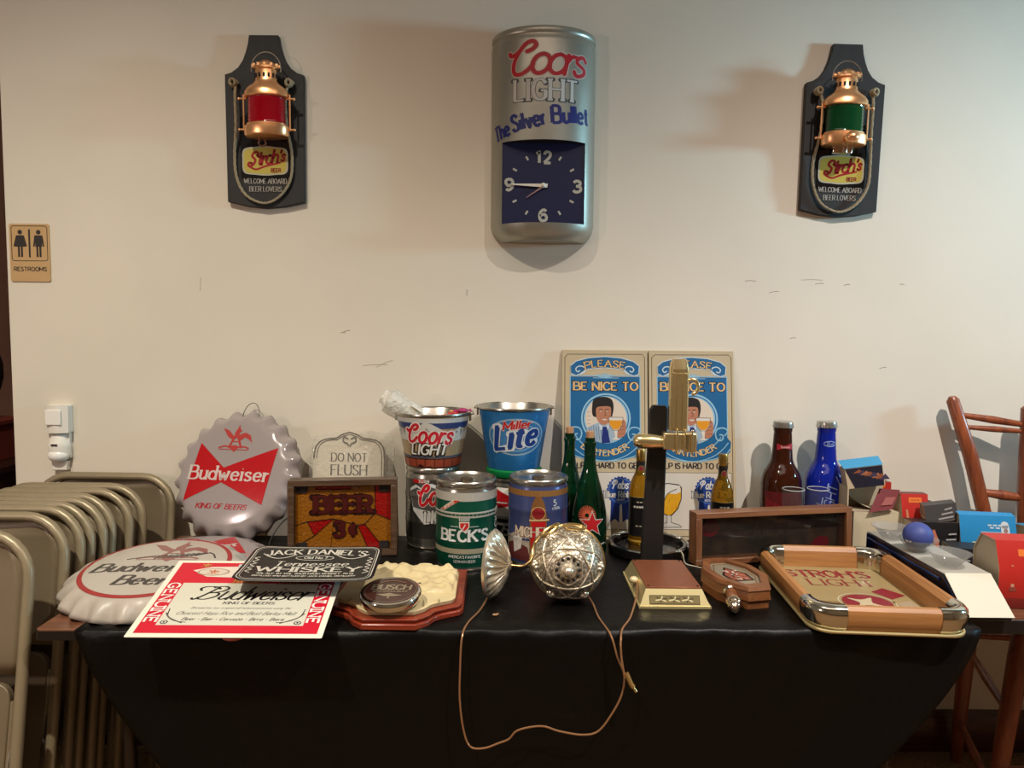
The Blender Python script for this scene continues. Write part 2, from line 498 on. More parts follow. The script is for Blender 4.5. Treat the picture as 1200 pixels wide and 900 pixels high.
def eagle(a, cx, cy, s, c, L=1):
    """the A with a spread-winged eagle"""
    T = lambda pts: [(cx + p[0] * s, cy + p[1] * s) for p in pts]
    a.stroke(T([(-.3, -.42), (0, .3), (.32, -.42)]), .1 * s, c, L)
    a.stroke(T([(-.2, -.12), (.24, -.12)]), .05 * s, c, L)
    a.poly(T([(-.75, .5), (-.45, .42), (-.2, .2), (0, .05), (-.15, -.05), (-.42, .1)]), c, L)           # left wing
    a.poly(T([(.05, .05), (.2, .25), (.42, .32), (.68, .2), (.82, -.15), (.6, .02), (.4, .1), (.25, -.05)]), c, L)  # right wing
    a.poly(T([(-.1, .05), (-.12, .3), (-.02, .5), (.05, .72), (.1, .5), (.22, .42), (.12, .3), (.14, .05)]), c, L)   # head, body
    a.poly(T([(-.3, -.36), (0, -.62), (.22, -.36), (.0, -.28)]), c, L)
    a.stroke(T([(-.8, -.44), (-.5, -.34), (-.2, -.4), (.2, -.38), (.5, -.36), (.7, -.44)]), .07 * s, c, L, sm=3)
    a.stroke(T([(-.78, -.5), (.68, -.5)]), .035 * s, c, L)

# ================================================================ the room
wall_m = mat('wall_paint', (216, 207, 190), 0.75, noise=0.025, nscale=3.0, bump=0.03, bscale=160)
hall_m = mat('hall_paint', (150, 112, 96), 0.8, noise=0.05)
ceil_m = mat('ceiling_white', (215, 208, 196), 0.9)
carpet_m = mat('carpet', (128, 98, 66), 0.95, noise=0.25, nscale=90, bump=0.6, bscale=300)
base_m = wood('baseboard_wood', (52, 22, 14), (92, 44, 28), 5, 0, 0.35)

def wall(name, lo, hi, m):
    c = [(a + b) / 2 for a, b in zip(lo, hi)]; d = [b - a for a, b in zip(lo, hi)]
    o = G().box((0, 0, 0), d).build(name, m, loc=c, kind='structure')
    return o
wb = wall('wall_back', (-1.648, 2.335, 0), (4.0, 2.455, 3.95), wall_m)
wall('wall_right', (4.0, -3, 0), (4.1, 2.455, 3.95), wall_m)
wall('wall_front', (-4.2, -3.1, 0), (4.1, -3, 3.95), wall_m)
wall('wall_left', (-4.2, -3, 0), (-4.1, 4.3, 3.95), wall_m)
wall('wall_hall', (-4.1, 4.2, 0), (4.1, 4.3, 3.95), hall_m)
wall('floor', (-4.2, -3.1, -0.05), (4.1, 4.3, 0), carpet_m)
wall('ceiling', (-4.2, -3.1, 3.95), (4.1, 4.3, 4.05), ceil_m)
b = G()
b.prism([(0, 0), (0.018, 0), (0.018, 0.115), (0.012, 0.128), (0.006, 0.14), (0, 0.14)], -1.648, 4.0, M=Matrix(((0, 0, 1, 0), (-1, 0, 0, 2.335), (0, 1, 0, 0), (0, 0, 0, 1))))
b.build('baseboard_back', base_m, kind='structure')

# small scuffs and nail holes in the paint
sc = Art(); dk = (128, 116, 98)
for (x, z, l, a) in ((-0.545, 1.405, .014, .3), (-0.556, 1.40, .008, 0), (-0.15, 1.535, .01, 1.5), (-1.02, 1.555, .022, 1.5), (-0.42, 1.30, .03, .4), (-0.45, 1.295, .04, .05), (0.853, 1.545, .016, .2), (0.775, 1.58, .018, 0), (1.0, 1.573, .014, .1), (0.975, 1.585, .035, 0), (1.09, 1.57, .01, .2), (1.27, 1.573, .008, 0), (0.92, 1.395, .01, .1), (1.22, 1.30, .012, .2)):
    sc.stroke([(x - l * math.cos(a), z - l * math.sin(a)), (x, z + .002), (x + l * math.cos(a), z + l * math.sin(a))] , 0.0016, dk if l < .02 else (170, 158, 138), 1)
so = sc.build('scuff_mark', wb, lambda u, v, e: Vector((u - wb.location.x, -0.06 - e, v - wb.location.z)), rough=0.8)
so['kind'] = 'stuff'

# the dim hall seen past the end of the wall
cab = thing('hall_cabinet', 'dark wooden cabinet in the dim hall beyond the left wall end', 'cabinet', (-2.42, 3.1, 0))
dkw = wood('dark_cabinet_wood', (30, 16, 12), (58, 30, 22), 5, 2)
G().box((0, 0, .40), (.6, .4, .80)).box((0, 0, .82), (.64, .44, .03)).build('body', dkw, cab, bevel=.004)
for i in range(2):
    G().box((-.145 + .29 * i, -.21, .42), (.27, .02, .70)).build('door', dkw, cab, bevel=.003)
bx = G().box((0, 0, .08), (.35, .25, .16)).box((0, 0, .165), (.37, .27, .02))
o = bx.build('storage_box', mat('box_red', (120, 48, 34), .6), loc=(-2.38, 3.08, .835), bevel=.003)
props(o, 'red brown box on the dark hall cabinet beyond the left wall end', 'box')
bg = G().ball((0, 0, .2), (.17, .13, .2), 20, 12)
bg.tube(smooth_path([(-.06, 0, .36), (-.05, 0, .46), (.05, 0, .46), (.06, 0, .36)], 5), .012)
o = bg.build('dark_bag', mat('bag_dark', (38, 32, 30), .8), loc=(-2.40, 3.08, 1.02))
props(o, 'dark soft bag on the red brown box in the hall', 'bag')

# ================================================================ restroom sign, wall sensors
tan = mat('sign_tan', (186, 150, 100), .45, noise=.03, nscale=40)
t = thing('restroom_sign', 'tan restroom sign with black woman and man figures at left wall end', 'sign', (-1.571, 2.335, 1.558))
G().prism(rrect(-.065, 0, .065, .186, .007), 0, .004, M=Matrix.Rotation(R(90), 4, 'X')).build('plate', tan, t, bevel=.0008)
a = Art(); k = (38, 30, 22)
a.stroke(rrect(-.058, .067, .058, .179, .008), .0022, k, 1, closed=True)
a.rect(-.003, .078, .003, .168, k)
for sx, fem in ((-.03, True), (.03, False)):
    a.ell(sx, .159, .0075, .0075, k, n=16)
    if fem: a.poly([(sx - .009, .149), (sx + .009, .149), (sx + .017, .112), (sx - .017, .112)], k)
    else: a.poly([(sx - .012, .149), (sx + .012, .149), (sx + .011, .112), (sx - .011, .112)], k)
    for q in (-1, 1):
        a.stroke([(sx + q * .011, .146), (sx + q * (.019 if fem else .0155), .115)], .005, k, 1, ends=True)
        a.stroke([(sx + q * .0048, .113), (sx + q * .0048, .079)], .0065, k, 1)
a.text('RESTROOMS', 0, .034, .0125, k, 1, w=.2, fit=.105)
a.build('lettering', t, on_front(-.004), rough=.5)

pl = mat('white_plastic', (226, 220, 208), .35)
t = thing('motion_sensor', 'upper white square motion sensor on left wall above folded chairs', 'sensor', (-1.488, 2.335, 1.065))
g = G().grid(lambda i, j: (-.038 + .076 * i / 10, -.028 - .012 * math.sin(PI * i / 10), .0 + .092 * j / 6), 11, 7)
g.box((0, -.014, .046), (.076, .03, .092)); g.build('body', pl, t, bevel=.004)
G().box((-.004, -.041, .052), (.05, .004, .05)).build('lens', mat('lens_white', (236, 232, 224), .2), t, bevel=.002)
t = thing('domed_sensor', 'lower white domed motion sensor with curved lens above folded chairs', 'sensor', (-1.490, 2.335, .945))
g = G().grid(lambda i, j: (.036 * math.sin(-PI / 2 + PI * i / 14) * (1 - .35 * max(0, j - 4) / 4), -.03 * math.cos(-PI / 2 + PI * i / 14) * (1 - .4 * max(0, j - 4) / 4) - .012, .045 + .07 * j / 8), 15, 9)
g.box((0, -.008, .08), (.068, .016, .09)); g.build('body', pl, t, bevel=.002)
G().ball((0, -.02, .045), (.034, .028, .024)).build('lens', mat('lens_white', (236, 232, 224), .2), t)
G().box((0, -.043, .082), (.02, .003, .005)).build('led_slot', ink(k), t)
G().box((0, -.01, .01), (.05, .02, .03)).build('cable_cover', pl, t, bevel=.002)

# ================================================================ beer can wall clock
silver = mat('can_silver', (164, 162, 150), .36, .75, noise=.03, nscale=30)
silver_d = mat('can_silver_dark', (120, 118, 108), .3, .85)
t = thing('can_wall_clock', 'big silver beer can wall clock with dark blue square dial', 'clock', (.0925, 2.335, 1.695))
HW, DP = .166, .122
prof = [(.80, 0), (.86, .008), (.93, .018), (.975, .032), (1, .05), (1, .30), (1, .45), (1, .600), (.992, .606), (.972, .612), (.970, .618), (.990, .621), (.995, .628), (.990, .636), (.968, .640), (.955, .634)]
A0 = math.asin(.129 / HW)
angs = [-PI / 2 + (PI / 2 - A0) * i / 8 for i in range(8)] + [-A0 + 2 * A0 * i / 20 for i in range(21)] + [A0 + (PI / 2 - A0) * i / 8 for i in range(1, 9)]
g = G().grid(lambda i, j: (HW * prof[j][0] * math.sin(angs[i]), -DP * prof[j][0] * math.cos(angs[i]), prof[j][1]), len(angs), len(prof),
             mf=lambda i, j: None if (8 <= i < 28 and j == 4) else 0)
n = len(angs)
for (z, s_) in ((.0, .80), (.634, .955)):
    vs = [(HW * s_ * math.sin(q), -DP * s_ * math.cos(q), z) for q in angs]
    g.add(vs, [tuple(range(n))])
g.build('can_body', silver, t, fix=False)
yf = -.0745
for z in (.05, .30):
    g = G()
    vs = [(HW * math.sin(angs[i]), -DP * math.cos(angs[i]), z) for i in range(8, 29)]
    g.add(vs + [(.129, yf + .004, z), (-.129, yf + .004, z)], [tuple(range(23))])
    g.build('dial_recess', mat('recess_dark', (30, 32, 44), .5), t, fix=False)
G().box((0, yf + .004, .175), (.262, .006, .252)).build('dial', mat('dial_blue', (14, 20, 58), .45), t)
a = Art(); wnum = (190, 186, 172)
cz = .170
for s_, x, z in (('12', 0, cz + .070), ('3', .106, cz), ('6', 0, cz - .108), ('9', -.106, cz + .004)):
    a.text(s_, x, z - (.019 if s_ not in '126' else 0), .034, wnum, 1, w=.26, fit=.044 if s_ == '12' else .023, track=.35)
    a.take().build('numeral', t, on_front(yf), rough=.6)
for h in (1, 2, 4, 5, 7, 8, 10, 11):
    q = R(90 - 30 * h); c_, s_ = math.cos(q), math.sin(q)
    a.stroke([(c_ * .096, cz + s_ * .090), (c_ * .110, cz + s_ * .103)], .006, wnum)
    a.take().build('hour_tick', t, on_front(yf), rough=.6)
G().prism([(-.1, .004), (-.1, .001), (.012, -.007), (.014, .005)], 0, .0015, M=Matrix.Translation((0, yf - .006, cz)) @ Matrix.Rotation(R(90), 4, 'X')).build('minute_hand', mat('hand_pale', (220, 214, 198), .4), t)
G().prism([(-.052, -.036), (-.054, -.040), (.0, -.006), (.004, .004)], 0, .0015, M=Matrix.Translation((0, yf - .004, cz)) @ Matrix.Rotation(R(90), 4, 'X')).build('hour_hand', mat('hand_rose', (150, 112, 112), .4), t)
G().lathe([(.008, 0), (.008, .004), (.003, .009)], 16, M=Matrix.Translation((0, yf - .003, cz)) @ Matrix.Rotation(R(90), 4, 'X')).build('hand_hub', mat('hand_pale', (220, 214, 198), .4), t)
red, navy, wht, blk = (188, 24, 36), (28, 36, 112), (222, 218, 206), (24, 20, 20)
a = Art()
a.text('{oors', .004, .496, .092, red, 1, w=.13, slant=.22, track=.0, fit=.215, outline=((218, 200, 188), .05), ends=True)
a.text('LIGHT', .004, .418, .060, (206, 204, 196), 1, w=.17, lo=.55, serif=.13, fit=.172, outline=((70, 74, 78), .05), track=.22)
for s_, x, z, f_, h_, r_ in (('The', -.124, .312, .058, .046, .30), ('Silver', -.040, .336, .092, .048, .20), ('Bullet', .078, .354, .114, .050, .07)):
    a.text(s_, x, z, h_, navy, 1, w=.21, lo=.8, rot=r_, fit=f_, track=.20)
class E_: pass
def can_map(u, v, e):
    q = u / .141
    q = max(-1.5, min(1.5, q * 1.0))
    nx, ny = math.sin(q) / HW, -math.cos(q) / DP
    l = math.hypot(nx, ny)
    return Vector((HW * math.sin(q) + nx / l * e, -DP * math.cos(q) + ny / l * e, v))
a.build('lettering', t, can_map, du=.012, eps=.0004, rough=.4)

# ================================================================ ship lantern plaques
copper = mat('lantern_copper', (255, 190, 136), .30, .92, noise=.05, nscale=60)
board_m = wood('ebony_board', (14, 11, 10), (30, 25, 22), 4, 2, .6, .0)
rope_m = mat('rope', (178, 160, 128), .9, bump=.8, bscale=500)
chrome = mat('chrome', (220, 220, 214), .12, 1.0)
def lantern_plaque(loc, glasscol, label, rotz=0.0, dx=0.0):
    t = thing('lantern_plaque', label, 'wall lamp', loc, (0, rotz, 0), 'ship lantern plaques')
    DX, DZ = dx, -.034
    half = [(.06, .006), (.123, .02), (.1255, .418), (.104, .425), (.083, .44), (.068, .462), (.058, .487), (.051, .512), (.047, .54)]
    pol = [(0, 0)] + half + [(-x, z) for x, z in reversed(half)]
    G().prism(pol, 0, .02, M=Matrix.Rotation(R(90), 4, 'X')).build('backboard', board_m, t, bevel=.002)
    G().prism(rrect(-.078, .088, .078, .29, .012), 0, .002, M=Matrix.Translation((0, -.02, 0)) @ Matrix.Rotation(R(90), 4, 'X')).build('black_panel', mat('gloss_black', (14, 13, 13), .25), t)
    cy = -.066; lx = -.008 + DX; T = Matrix.Translation((lx, cy, DZ)) @ Matrix.Diagonal((1, .62, 1, 1))
    G().lathe([(.0, .246), (.066, .246), (.069, .250), (.069, .276), (.062, .280), (.062, .284)], 40, M=T).build('base_collar', copper, t)
    gp = [(.0, .285)] + [(.057 + .0012 * math.cos(k * PI), .286 + .0055 * k) for k in range(15)] + [(0, .366)]
    G().lathe(gp, 36, M=T, caps=False).build('lens', glasscol, t)
    G().lathe([(.062, .364), (.068, .367), (.068, .380), (.060, .392), (.044, .404), (.036, .412), (.033, .418), (.033, .448), (.041, .452), (.041, .458), (.030, .466), (.014, .478), (.0, .480)], 40, M=T).build('chimney', copper, t)
    g = G()
    for k in range(14):
        q = 2 * PI * k / 14
        g.box((.0335 * math.sin(q), -.0335 * math.cos(q), .430), (.006, .006, .012), M=T @ Matrix.Rotation(0, 4, 'Z'))
    g.build('vent_hole', mat('vent_black', (20, 14, 10), .8), t)
    g = G()
    for k in range(12):
        q = 2 * PI * k / 12 + .1
        g.box((.040 * math.sin(q), -.040 * math.cos(q), .461), (.008, .006, .008), M=T)
    g.build('crown_tooth', copper, t)
    G().tube([(lx + .046 * math.cos(R(k)), cy + .0, DZ + .452 + .052 * math.sin(R(k))) for k in range(-10, 191, 10)], .0018, 6).build('bail', mat('bail_wire', (130, 120, 108), .35, .9), t)
    for sx in (-1, 1):
        g = G()
        g.tube([(lx + sx * .072, cy, DZ + .264), (lx + sx * .072, cy, DZ + .375)], .0028, 8)
        for z in (.268, .362):
            g.tube([(lx + sx * .062, cy, DZ + z), (lx + sx * .086, cy, DZ + z)], .0032, 8)
            g.ball((lx + sx * .086, cy, DZ + z), .0045, 8, 6)
        g.build('guard', copper, t)
    for sx in (-1, 1):
        G().tube([(sx * .088 - .004 + .012 * math.cos(q * .7) * (1 - q / 60), -.03 - .0008 * q, .386 + .010 * math.sin(q * .7)) for q in range(0, 26)], .0045, 6).build('rope_knot', rope_m, t)
    path = smooth_path([(-.086, -.032, .385), (-.082, -.05, .34), (-.083, -.045, .25), (-.094, -.03, .17), (-.090, -.03, .10), (-.065, -.03, .045), (-.02, -.03, .018), (.02, -.03, .02), (.06, -.03, .05), (.085, -.03, .10), (.088, -.03, .17), (.078, -.045, .25), (.076, -.05, .34), (.082, -.032, .385)], 14)
    g = G()
    for ph in (0, PI * 2 / 3, PI * 4 / 3):
        pts = []
        for i, p in enumerate(path):
            q = i * .55 + ph
            pts.append((p[0] + .0022 * math.cos(q), p[1] + .0022 * math.sin(q), p[2] + .0015 * math.sin(q)))
        g.tube(pts, .0027, 6)
    g.build('rope', rope_m, t)
    a = Art(); yel = (206, 186, 84)
    sh = smooth_path([(-.068, .185), (-.03, .193), (0, .196), (.03, .193), (.068, .185), (.073, .15), (.068, .112), (.03, .105), (0, .103), (-.03, .105), (-.068, .112), (-.073, .15)], 4, True)
    a.poly(sh, (196, 192, 170), 1)
    a.poly([(x * .93, .15 + (z - .15) * .9) for x, z in sh], yel, 2)
    a.text('}troh', -.008, .138, .040, (168, 26, 30), 3, w=.19, slant=.35, fit=.094, track=.02, ends=True, rot=.13)
    a.text("'s", .052, .149, .034, (168, 26, 30), 3, w=.2, slant=.25, fit=.016, ends=True)
    a.stroke([(-.055, .134), (-.03, .122), (0, .132), (.05, .144)], .006, (168, 26, 30), 3, sm=4)
    a.text('BEER', .034, .114, .011, (140, 24, 26), 3, w=.28, fit=.03)
    wl = (190, 184, 172)
    a.text('WELCOME ABOARD', 0, .078, .015, wl, 1, w=.14, lo=.5, serif=.12, fit=.136, warp=arc_warp(0, -.35, .43) if False else None)
    a.text('BEER LOVERS', 0, .053, .015, wl, 1, w=.14, lo=.5, serif=.12, fit=.102)
    a.build('shield_print', t, on_front(-.0225), rough=.35)
    return t
ruby = mat('ruby_glass', (196, 2, 34), .05, trans=.5, coat=.6)
emer = mat('emerald_glass', (2, 84, 42), .05, trans=.5, coat=.5)
t = lantern_plaque((-.795, 2.335, 1.797), ruby, 'black wooden plaque with copper ship lantern and red glass, upper left', 0, .030)
G().tube([(.012 * math.cos(R(q)) - .008, -.024, .205 + .01 * math.sin(R(q))) for q in range(0, 360, 30)], .003, 6, closed=True).build('shield_ring', mat('ring_dull', (150, 110, 90), .4, .8), t)
g = G()
for sx in (-.05, .036): g.lathe([(.004, 0), (.004, .002), (0, .003)], 10, M=Matrix.Translation((sx, -.022, .232)) @ Matrix.Rotation(R(90), 4, 'X'))
g.build('screw', mat('screw_grey', (110, 104, 96), .4, .8), t)
t = lantern_plaque((1.043, 2.335, 1.785), emer, 'black wooden plaque with copper ship lantern and green glass, upper right', R(1.2), -.010)
G().box((-.008, -.035, .212), (.062, .018, .034)).box((-.008, -.05, .212), (.014, .02, .04)).build('switch_plate', chrome, t, bevel=.002)
G().ball((-.014, -.112, .226), (.024, .022, .018), 14, 8).build('burner_knob', copper, t)

# ================================================================ tables and cloth
lam = wood('table_laminate', (86, 52, 36), (122, 78, 54), 5, 0, .35)
dark_edge = mat('table_edge', (26, 20, 18), .4)
TR = R(1.5)
t = thing('folding_table', 'long folding table with wood laminate top under the black cloth', 'table', (0, 1.905, 0), (0, 0, TR))
G().prism(rrect(-1.052, -.365, 1.05, .365, .015), .7425, .745).build('tabletop', lam, t)
G().prism(rrect(-1.053, -.366, 1.051, .366, .015), .722, .7425).build('edge_band', dark_edge, t)
leg_m = mat('leg_brown_steel', (54, 44, 36), .4, .6)
for sx in (-.90, .90):
    for sy in (-.27, .27):
        G().tube([(sx, sy, 0), (sx, sy, .722)], .014, 10).build('leg', leg_m, t)
    G().tube([(sx, -.27, .18), (sx, .27, .18)], .010, 8).tube([(sx, -.27, .70), (sx, .27, .70)], .010, 8).build('leg_brace', leg_m, t)
G().box((0, -.30, .705), (1.9, .02, .03)).box((0, .30, .705), (1.9, .02, .03)).build('apron_rail', leg_m, t)

cloth = mat('black_tablecloth', (6, 4, 3), .44, bump=.45, bscale=14, spec=.24)
def cl(i, j):
    NT, u = 14, i / 90
    if j < NT:
        xl, xr = -.962, 1.055
        x = xl + (xr - xl) * u
        y = .362 - (.362 + .368) * j / (NT - 1)
        z = .7456 + .0004 * math.sin(x * 31) * math.sin(y * 17 + x * 5)
        if j == NT - 1: z += .0022 * max(0, math.sin(x * 33 + 4 * math.sin(x * 7))) ** 4
        return (x, y, z)
    t_ = ((j - NT + 1) / 24) ** 1.5 * .63
    f = min(1, t_ / .012)
    xl = -.962 + .30 * t_ + .75 * t_ ** 1.6
    xr = 1.055 - .30 * t_ - 1.05 * t_ ** 1.6
    x = xl + (xr - xl) * u
    e = min(u, 1 - u)
    w_ = .006 + .05 * t_
    y = -.3705 - f * (.004 + w_ * .5 * (1 + math.sin(x * 9.5 + 1.2 * math.sin(x * 4))) * .6) - f * .25 * t_ * max(0, .12 - e) * 3
    y += .003 * math.sin(x * 46 + t_ * 30 + 2 * math.sin(x * 13)) * math.exp(-t_ * 9) * f
    return (x, y, .7462 - t_ + .003 * max(0, math.sin(x * 38 + 3 * math.sin(x * 9))) ** 3 * math.exp(-t_ * 30))
g = G().grid(cl, 91, 39)
o = g.build('tablecloth', cloth, sharp=80, loc=(0, 1.905, 0), fix=True)
o.rotation_euler = (0, 0, TR)
sm_ = o.modifiers.new('thickness', 'SOLIDIFY'); sm_.thickness = .0008; sm_.offset = 1
props(o, 'black plastic tablecloth over the long folding table, hanging down in front', 'tablecloth')

t = thing('side_table', 'brown topped dark edged table beside the clothed table, holding boxes', 'table', (2.0, 1.90, 0))
G().box((0, 0, .7425), (1.87, .54, .005)).build('tabletop', lam, t)
G().box((0, 0, .722), (1.872, .542, .036)).build('edge_band', dark_edge, t, bevel=.003)
G().lathe([(.30, 0), (.30, .02), (.06, .06), (.04, .12), (.04, .68), (.12, .704)], 24, M=Matrix.Translation((.25, 0, 0))).build('pedestal', leg_m, t)

# ================================================================ folded steel chairs stacked against the wall
taupe = mat('chair_enamel', (140, 126, 100), .38, .25, noise=.05, nscale=25)
taupe_p = mat('chair_panel', (118, 104, 82), .42, .2, noise=.05, nscale=12)
foot_m = mat('rubber_foot', (24, 22, 20), .8)
def folded_chair():
    t = thing('folding_chair', 'x', 'chair', group='folded steel chairs stacked at the left')
    W, H, r = .225, .935, .105
    path = [(-W - .015, 0, 0), (-W - .006, 0, .4), (-W, 0, H - r)]
    path += [(-W + r - r * math.cos(R(q)), 0, H - r + r * math.sin(R(q))) for q in range(12, 91, 13)]
    path += [(-x, y, z) for x, y, z in reversed(path)]
    G().tube(path, .0125, 10).build('frame', taupe, t)
    def bp(i, j):
        u, v = i / 16 * 2 - 1, j / 10
        z = .62 + .315 * v
        hw = .214
        if z > H - r: hw = .214 - r + math.sqrt(max(0, r * r - (z - (H - r)) ** 2)) * .98
        return (u * hw, .004 + .010 * (1 - u * u) + (.006 if v < .05 else 0), z - (.02 * (1 - u * u) if v < .1 else 0) * 0)
    g = G().grid(bp, 17, 11)
    o = g.build('backrest', taupe_p, t, fix=False)
    s_ = o.modifiers.new('thickness', 'SOLIDIFY'); s_.thickness = .003
    G().prism([(x, y) for x, y in rrect(-.195, .24, .195, .60, .04)], .016, .034, M=Matrix(((1, 0, 0, 0), (0, 0, 1, 0), (0, 1, 0, 0), (0, 0, 0, 1)))).build('seat', taupe_p, t, bevel=.005)
    for sx in (-1, 1):
        l = G().tube([(sx * .205, .024, .02), (sx * .203, .024, .56)], .010, 8).build('rear_leg', taupe, t)
        G().tube([(sx * .205, .024, 0), (sx * .205, .024, .03)], .0125, 8).build('rubber_foot', foot_m, l)
        G().tube([(sx * .216, -.012, .34), (sx * .20, .03, .50)], .004, 6).build('hinge_link', mat('zinc', (120, 112, 98), .35, .8), t)
    G().tube([(-.203, .024, .14), (.203, .024, .14)], .007, 8).build('cross_bar', taupe, t)
    G().tube([(-.235, 0, .10), (.235, 0, .10)], .007, 8).build('cross_bar', taupe, t)
    return t
pro = folded_chair()
ordn = ['', 'second', 'third', 'fourth', 'fifth', 'sixth', 'seventh', 'eighth']
tops = [2.30, 2.14, 2.075, 2.01, 1.96, 1.91, 1.865, 1.79, 1.63]
xr = [-1.095, -1.105, -1.11, -1.125, -1.12, -1.125, -1.125, -1.12, -1.10]
LEAN = R(11)
for k, (yt, x) in enumerate(zip(tops, xr)):
    c = pro if k == 0 else copy_tree(pro)
    c.location = (x - .225, yt - .95 * math.sin(LEAN) - .02, .012)
    c.rotation_euler = (-LEAN, 0, R((-1.5, .3, 0, .3, .2, .4, .2, 0, 1)[k]))
    c['label'] = ('folded taupe steel chair leaning against the wall, rearmost of the stack' if k == 0 else
                  'folded taupe steel chair at the front of the stack, nearest the viewer' if k == len(tops) - 1 else
                  'folded taupe steel chair, %s from the wall in the leaning stack' % ordn[k])

# ================================================================ wooden bar stool at the right
sw = wood('stool_wood', (104, 48, 26), (152, 80, 44), 5, 2, .35)
t = thing('bar_stool', 'reddish wooden spindle stool with ladder back behind the side table', 'stool', (1.55, 2.1, 0))
def leg(name, pts, rr):
    P = [(p[0] - 1.55, p[1] - 2.1, p[2]) for p in pts]
    return G().tube(P, rr, 14).build(name, sw, t)
leg('back_post', [(1.548, 2.262, .60), (1.543, 2.265, .80), (1.485, 2.275, 1.02), (1.424, 2.285, 1.20), (1.421, 2.285, 1.212)], [.020, .021, .022, .019, .010])
leg('back_post', [(1.665, 2.24, .60), (1.652, 2.24, .90), (1.648, 2.24, 1.18), (1.648, 2.24, 1.19)], [.025, .030, .030, .018])
leg('leg', [(1.548, 2.262, .60), (1.503, 2.262, .456), (1.485, 2.268, .0)], [.024, .027, .017])
leg('leg', [(1.462, 1.965, .60), (1.44, 1.95, .50), (1.345, 1.90, .0)], [.024, .028, .018])
leg('leg', [(1.80, 2.22, .60), (1.86, 2.25, .0)], [.024, .017])
leg('leg', [(1.76, 1.95, .60), (1.83, 1.87, .0)], [.024, .017])
for p, q, r_ in (((1.437, 2.283, 1.155), (1.648, 2.24, 1.125), .010), ((1.448, 2.283, 1.115), (1.648, 2.24, 1.105), .008), ((1.515, 2.27, .905), (1.65, 2.24, .89), .013),
                 ((1.50, 2.26, .43), (1.85, 2.24, .43), .011), ((1.498, 2.26, .39), (1.41, 1.935, .345), .011), ((1.43, 1.94, .42), (1.80, 1.90, .42), .011),
                 ((1.488, 2.265, .14), (1.365, 1.91, .11), .011), ((1.36, 1.905, .20), (1.82, 1.88, .20), .011)):
    leg('rung', [p, [(a_ + b_) / 2 for a_, b_ in zip(p, q)], q], [r_ * .8, r_ * 1.25, r_ * .8])
G().prism(smooth_path([(-.13, -.17), (.24, -.18), (.28, .1), (.2, .14), (-.03, .18), (-.1, .1)], 6, True), .595, .63).build('seat', sw, t, bevel=.006)

# ================================================================ bottle cap signs
def cap_thing(name, label, loc, rot, rad, depth, body, group='big bottle cap signs', art=None, dome=.10):
    t = thing(name, label, 'sign', loc, rot, group)
    NF = 21
    prof = [(0, 0), (.2, 0), (.4, -.002), (.6, -.006), (.75, -.012), (.82, -.018), (.87, -.030), (.91, -.050), (.95, -.075), (.98, -.1), (1.0, -.125)]
    k = depth / .125
    def hz(rr):
        for a_, b_ in zip(prof, prof[1:]):
            if rr <= b_[0]: return (a_[1] + (b_[1] - a_[1]) * (rr - a_[0]) / (b_[0] - a_[0])) * k
        return -depth
    def fn(i, j):
        q = 2 * PI * i / (NF * 8); rr, z = prof[j]
        amp = max(0, rr - .84) / .16
        f = math.cos(NF * q)
        r_ = rad * (rr + amp * .035 * f)
        return (r_ * math.cos(q), r_ * math.sin(q), depth + z * k + amp * .006 * f)
    g = G().grid(fn, NF * 8, len(prof), cu=True)
    o = g.build('cap_body', body, t, sharp=70, fix=False)
    s_ = o.modifiers.new('thickness', 'SOLIDIFY'); s_.thickness = .0012; s_.offset = 1
    if art:
        art.build('print', t, lambda u, v, e: Vector((u, v, depth + hz(math.hypot(u, v) / rad) + e + .0007)), du=.015, dv=.015, rough=.22)
    return t
capgrey = mat('cap_enamel', (148, 138, 136), .16, .0, coat=.35)
capwhite = mat('cap_worn_white', (168, 158, 146), .4, noise=.10, nscale=14, bump=.05)
cred = (186, 24, 30)
def bowtie(a, s, L=1):
    a.poly([(-.64 * s, .49 * s), (-.15 * s, .09 * s), (-.15 * s, -.15 * s), (-.77 * s, -.47 * s)], cred, L)
    a.poly([(-.15 * s, .09 * s), (.72 * s, .45 * s), (.60 * s, -.48 * s), (-.15 * s, -.15 * s)], cred, L)
def bow_art(r_):
    a = Art(); bowtie(a, r_ * .93)
    a.text('Budweiser', -.01, -.10 * r_, .20 * r_, (214, 196, 190), 2, w=.2, lo=.5, serif=.13, fit=1.28 * r_, slant=.05, track=.22)
    a.text('KING OF BEERS', -.08 * r_, -.53 * r_, .070 * r_, (176, 36, 42), 1, w=.24, lo=.6, serif=.1, slant=.25, fit=.80 * r_)
    eagle(a, -.03 * r_, .53 * r_, .33 * r_, (182, 66, 62), 1)
    return a
t = cap_thing('bottle_cap_sign', 'grey bottle cap sign with red bowtie, standing upright against the wall', (-.868, 2.235, .942), (R(68), R(0), R(-9)), .208, .045, capgrey, art=bow_art(.208))
G().tube([(.028 * math.cos(R(q)) + .01, .195 + .045 * math.sin(R(q)), .01) for q in range(0, 181, 12)], .0012, 6).build('hanging_wire', mat('wire_grey', (96, 90, 84), .4, .8), t)
t2 = cap_thing('bottle_cap_sign', 'grey bottle cap sign with red bowtie, lying under the worn white cap', (-.872, 1.905, .756), (0, 0, R(38)), .208, .045, capgrey, art=bow_art(.208))
a = Art(); rr = .208
a.ell(0, 0, .84 * rr, .84 * rr, (160, 50, 50), 1, 64); a.ell(0, 0, .785 * rr, .785 * rr, (186, 178, 164), 2, 64)
bk = (58, 52, 50)
a.text('Budweiser', -.02 * rr, -.22 * rr, .22 * rr, bk, 3, w=.24, lo=.45, serif=.12, fit=1.30 * rr, slant=.2, track=.22)
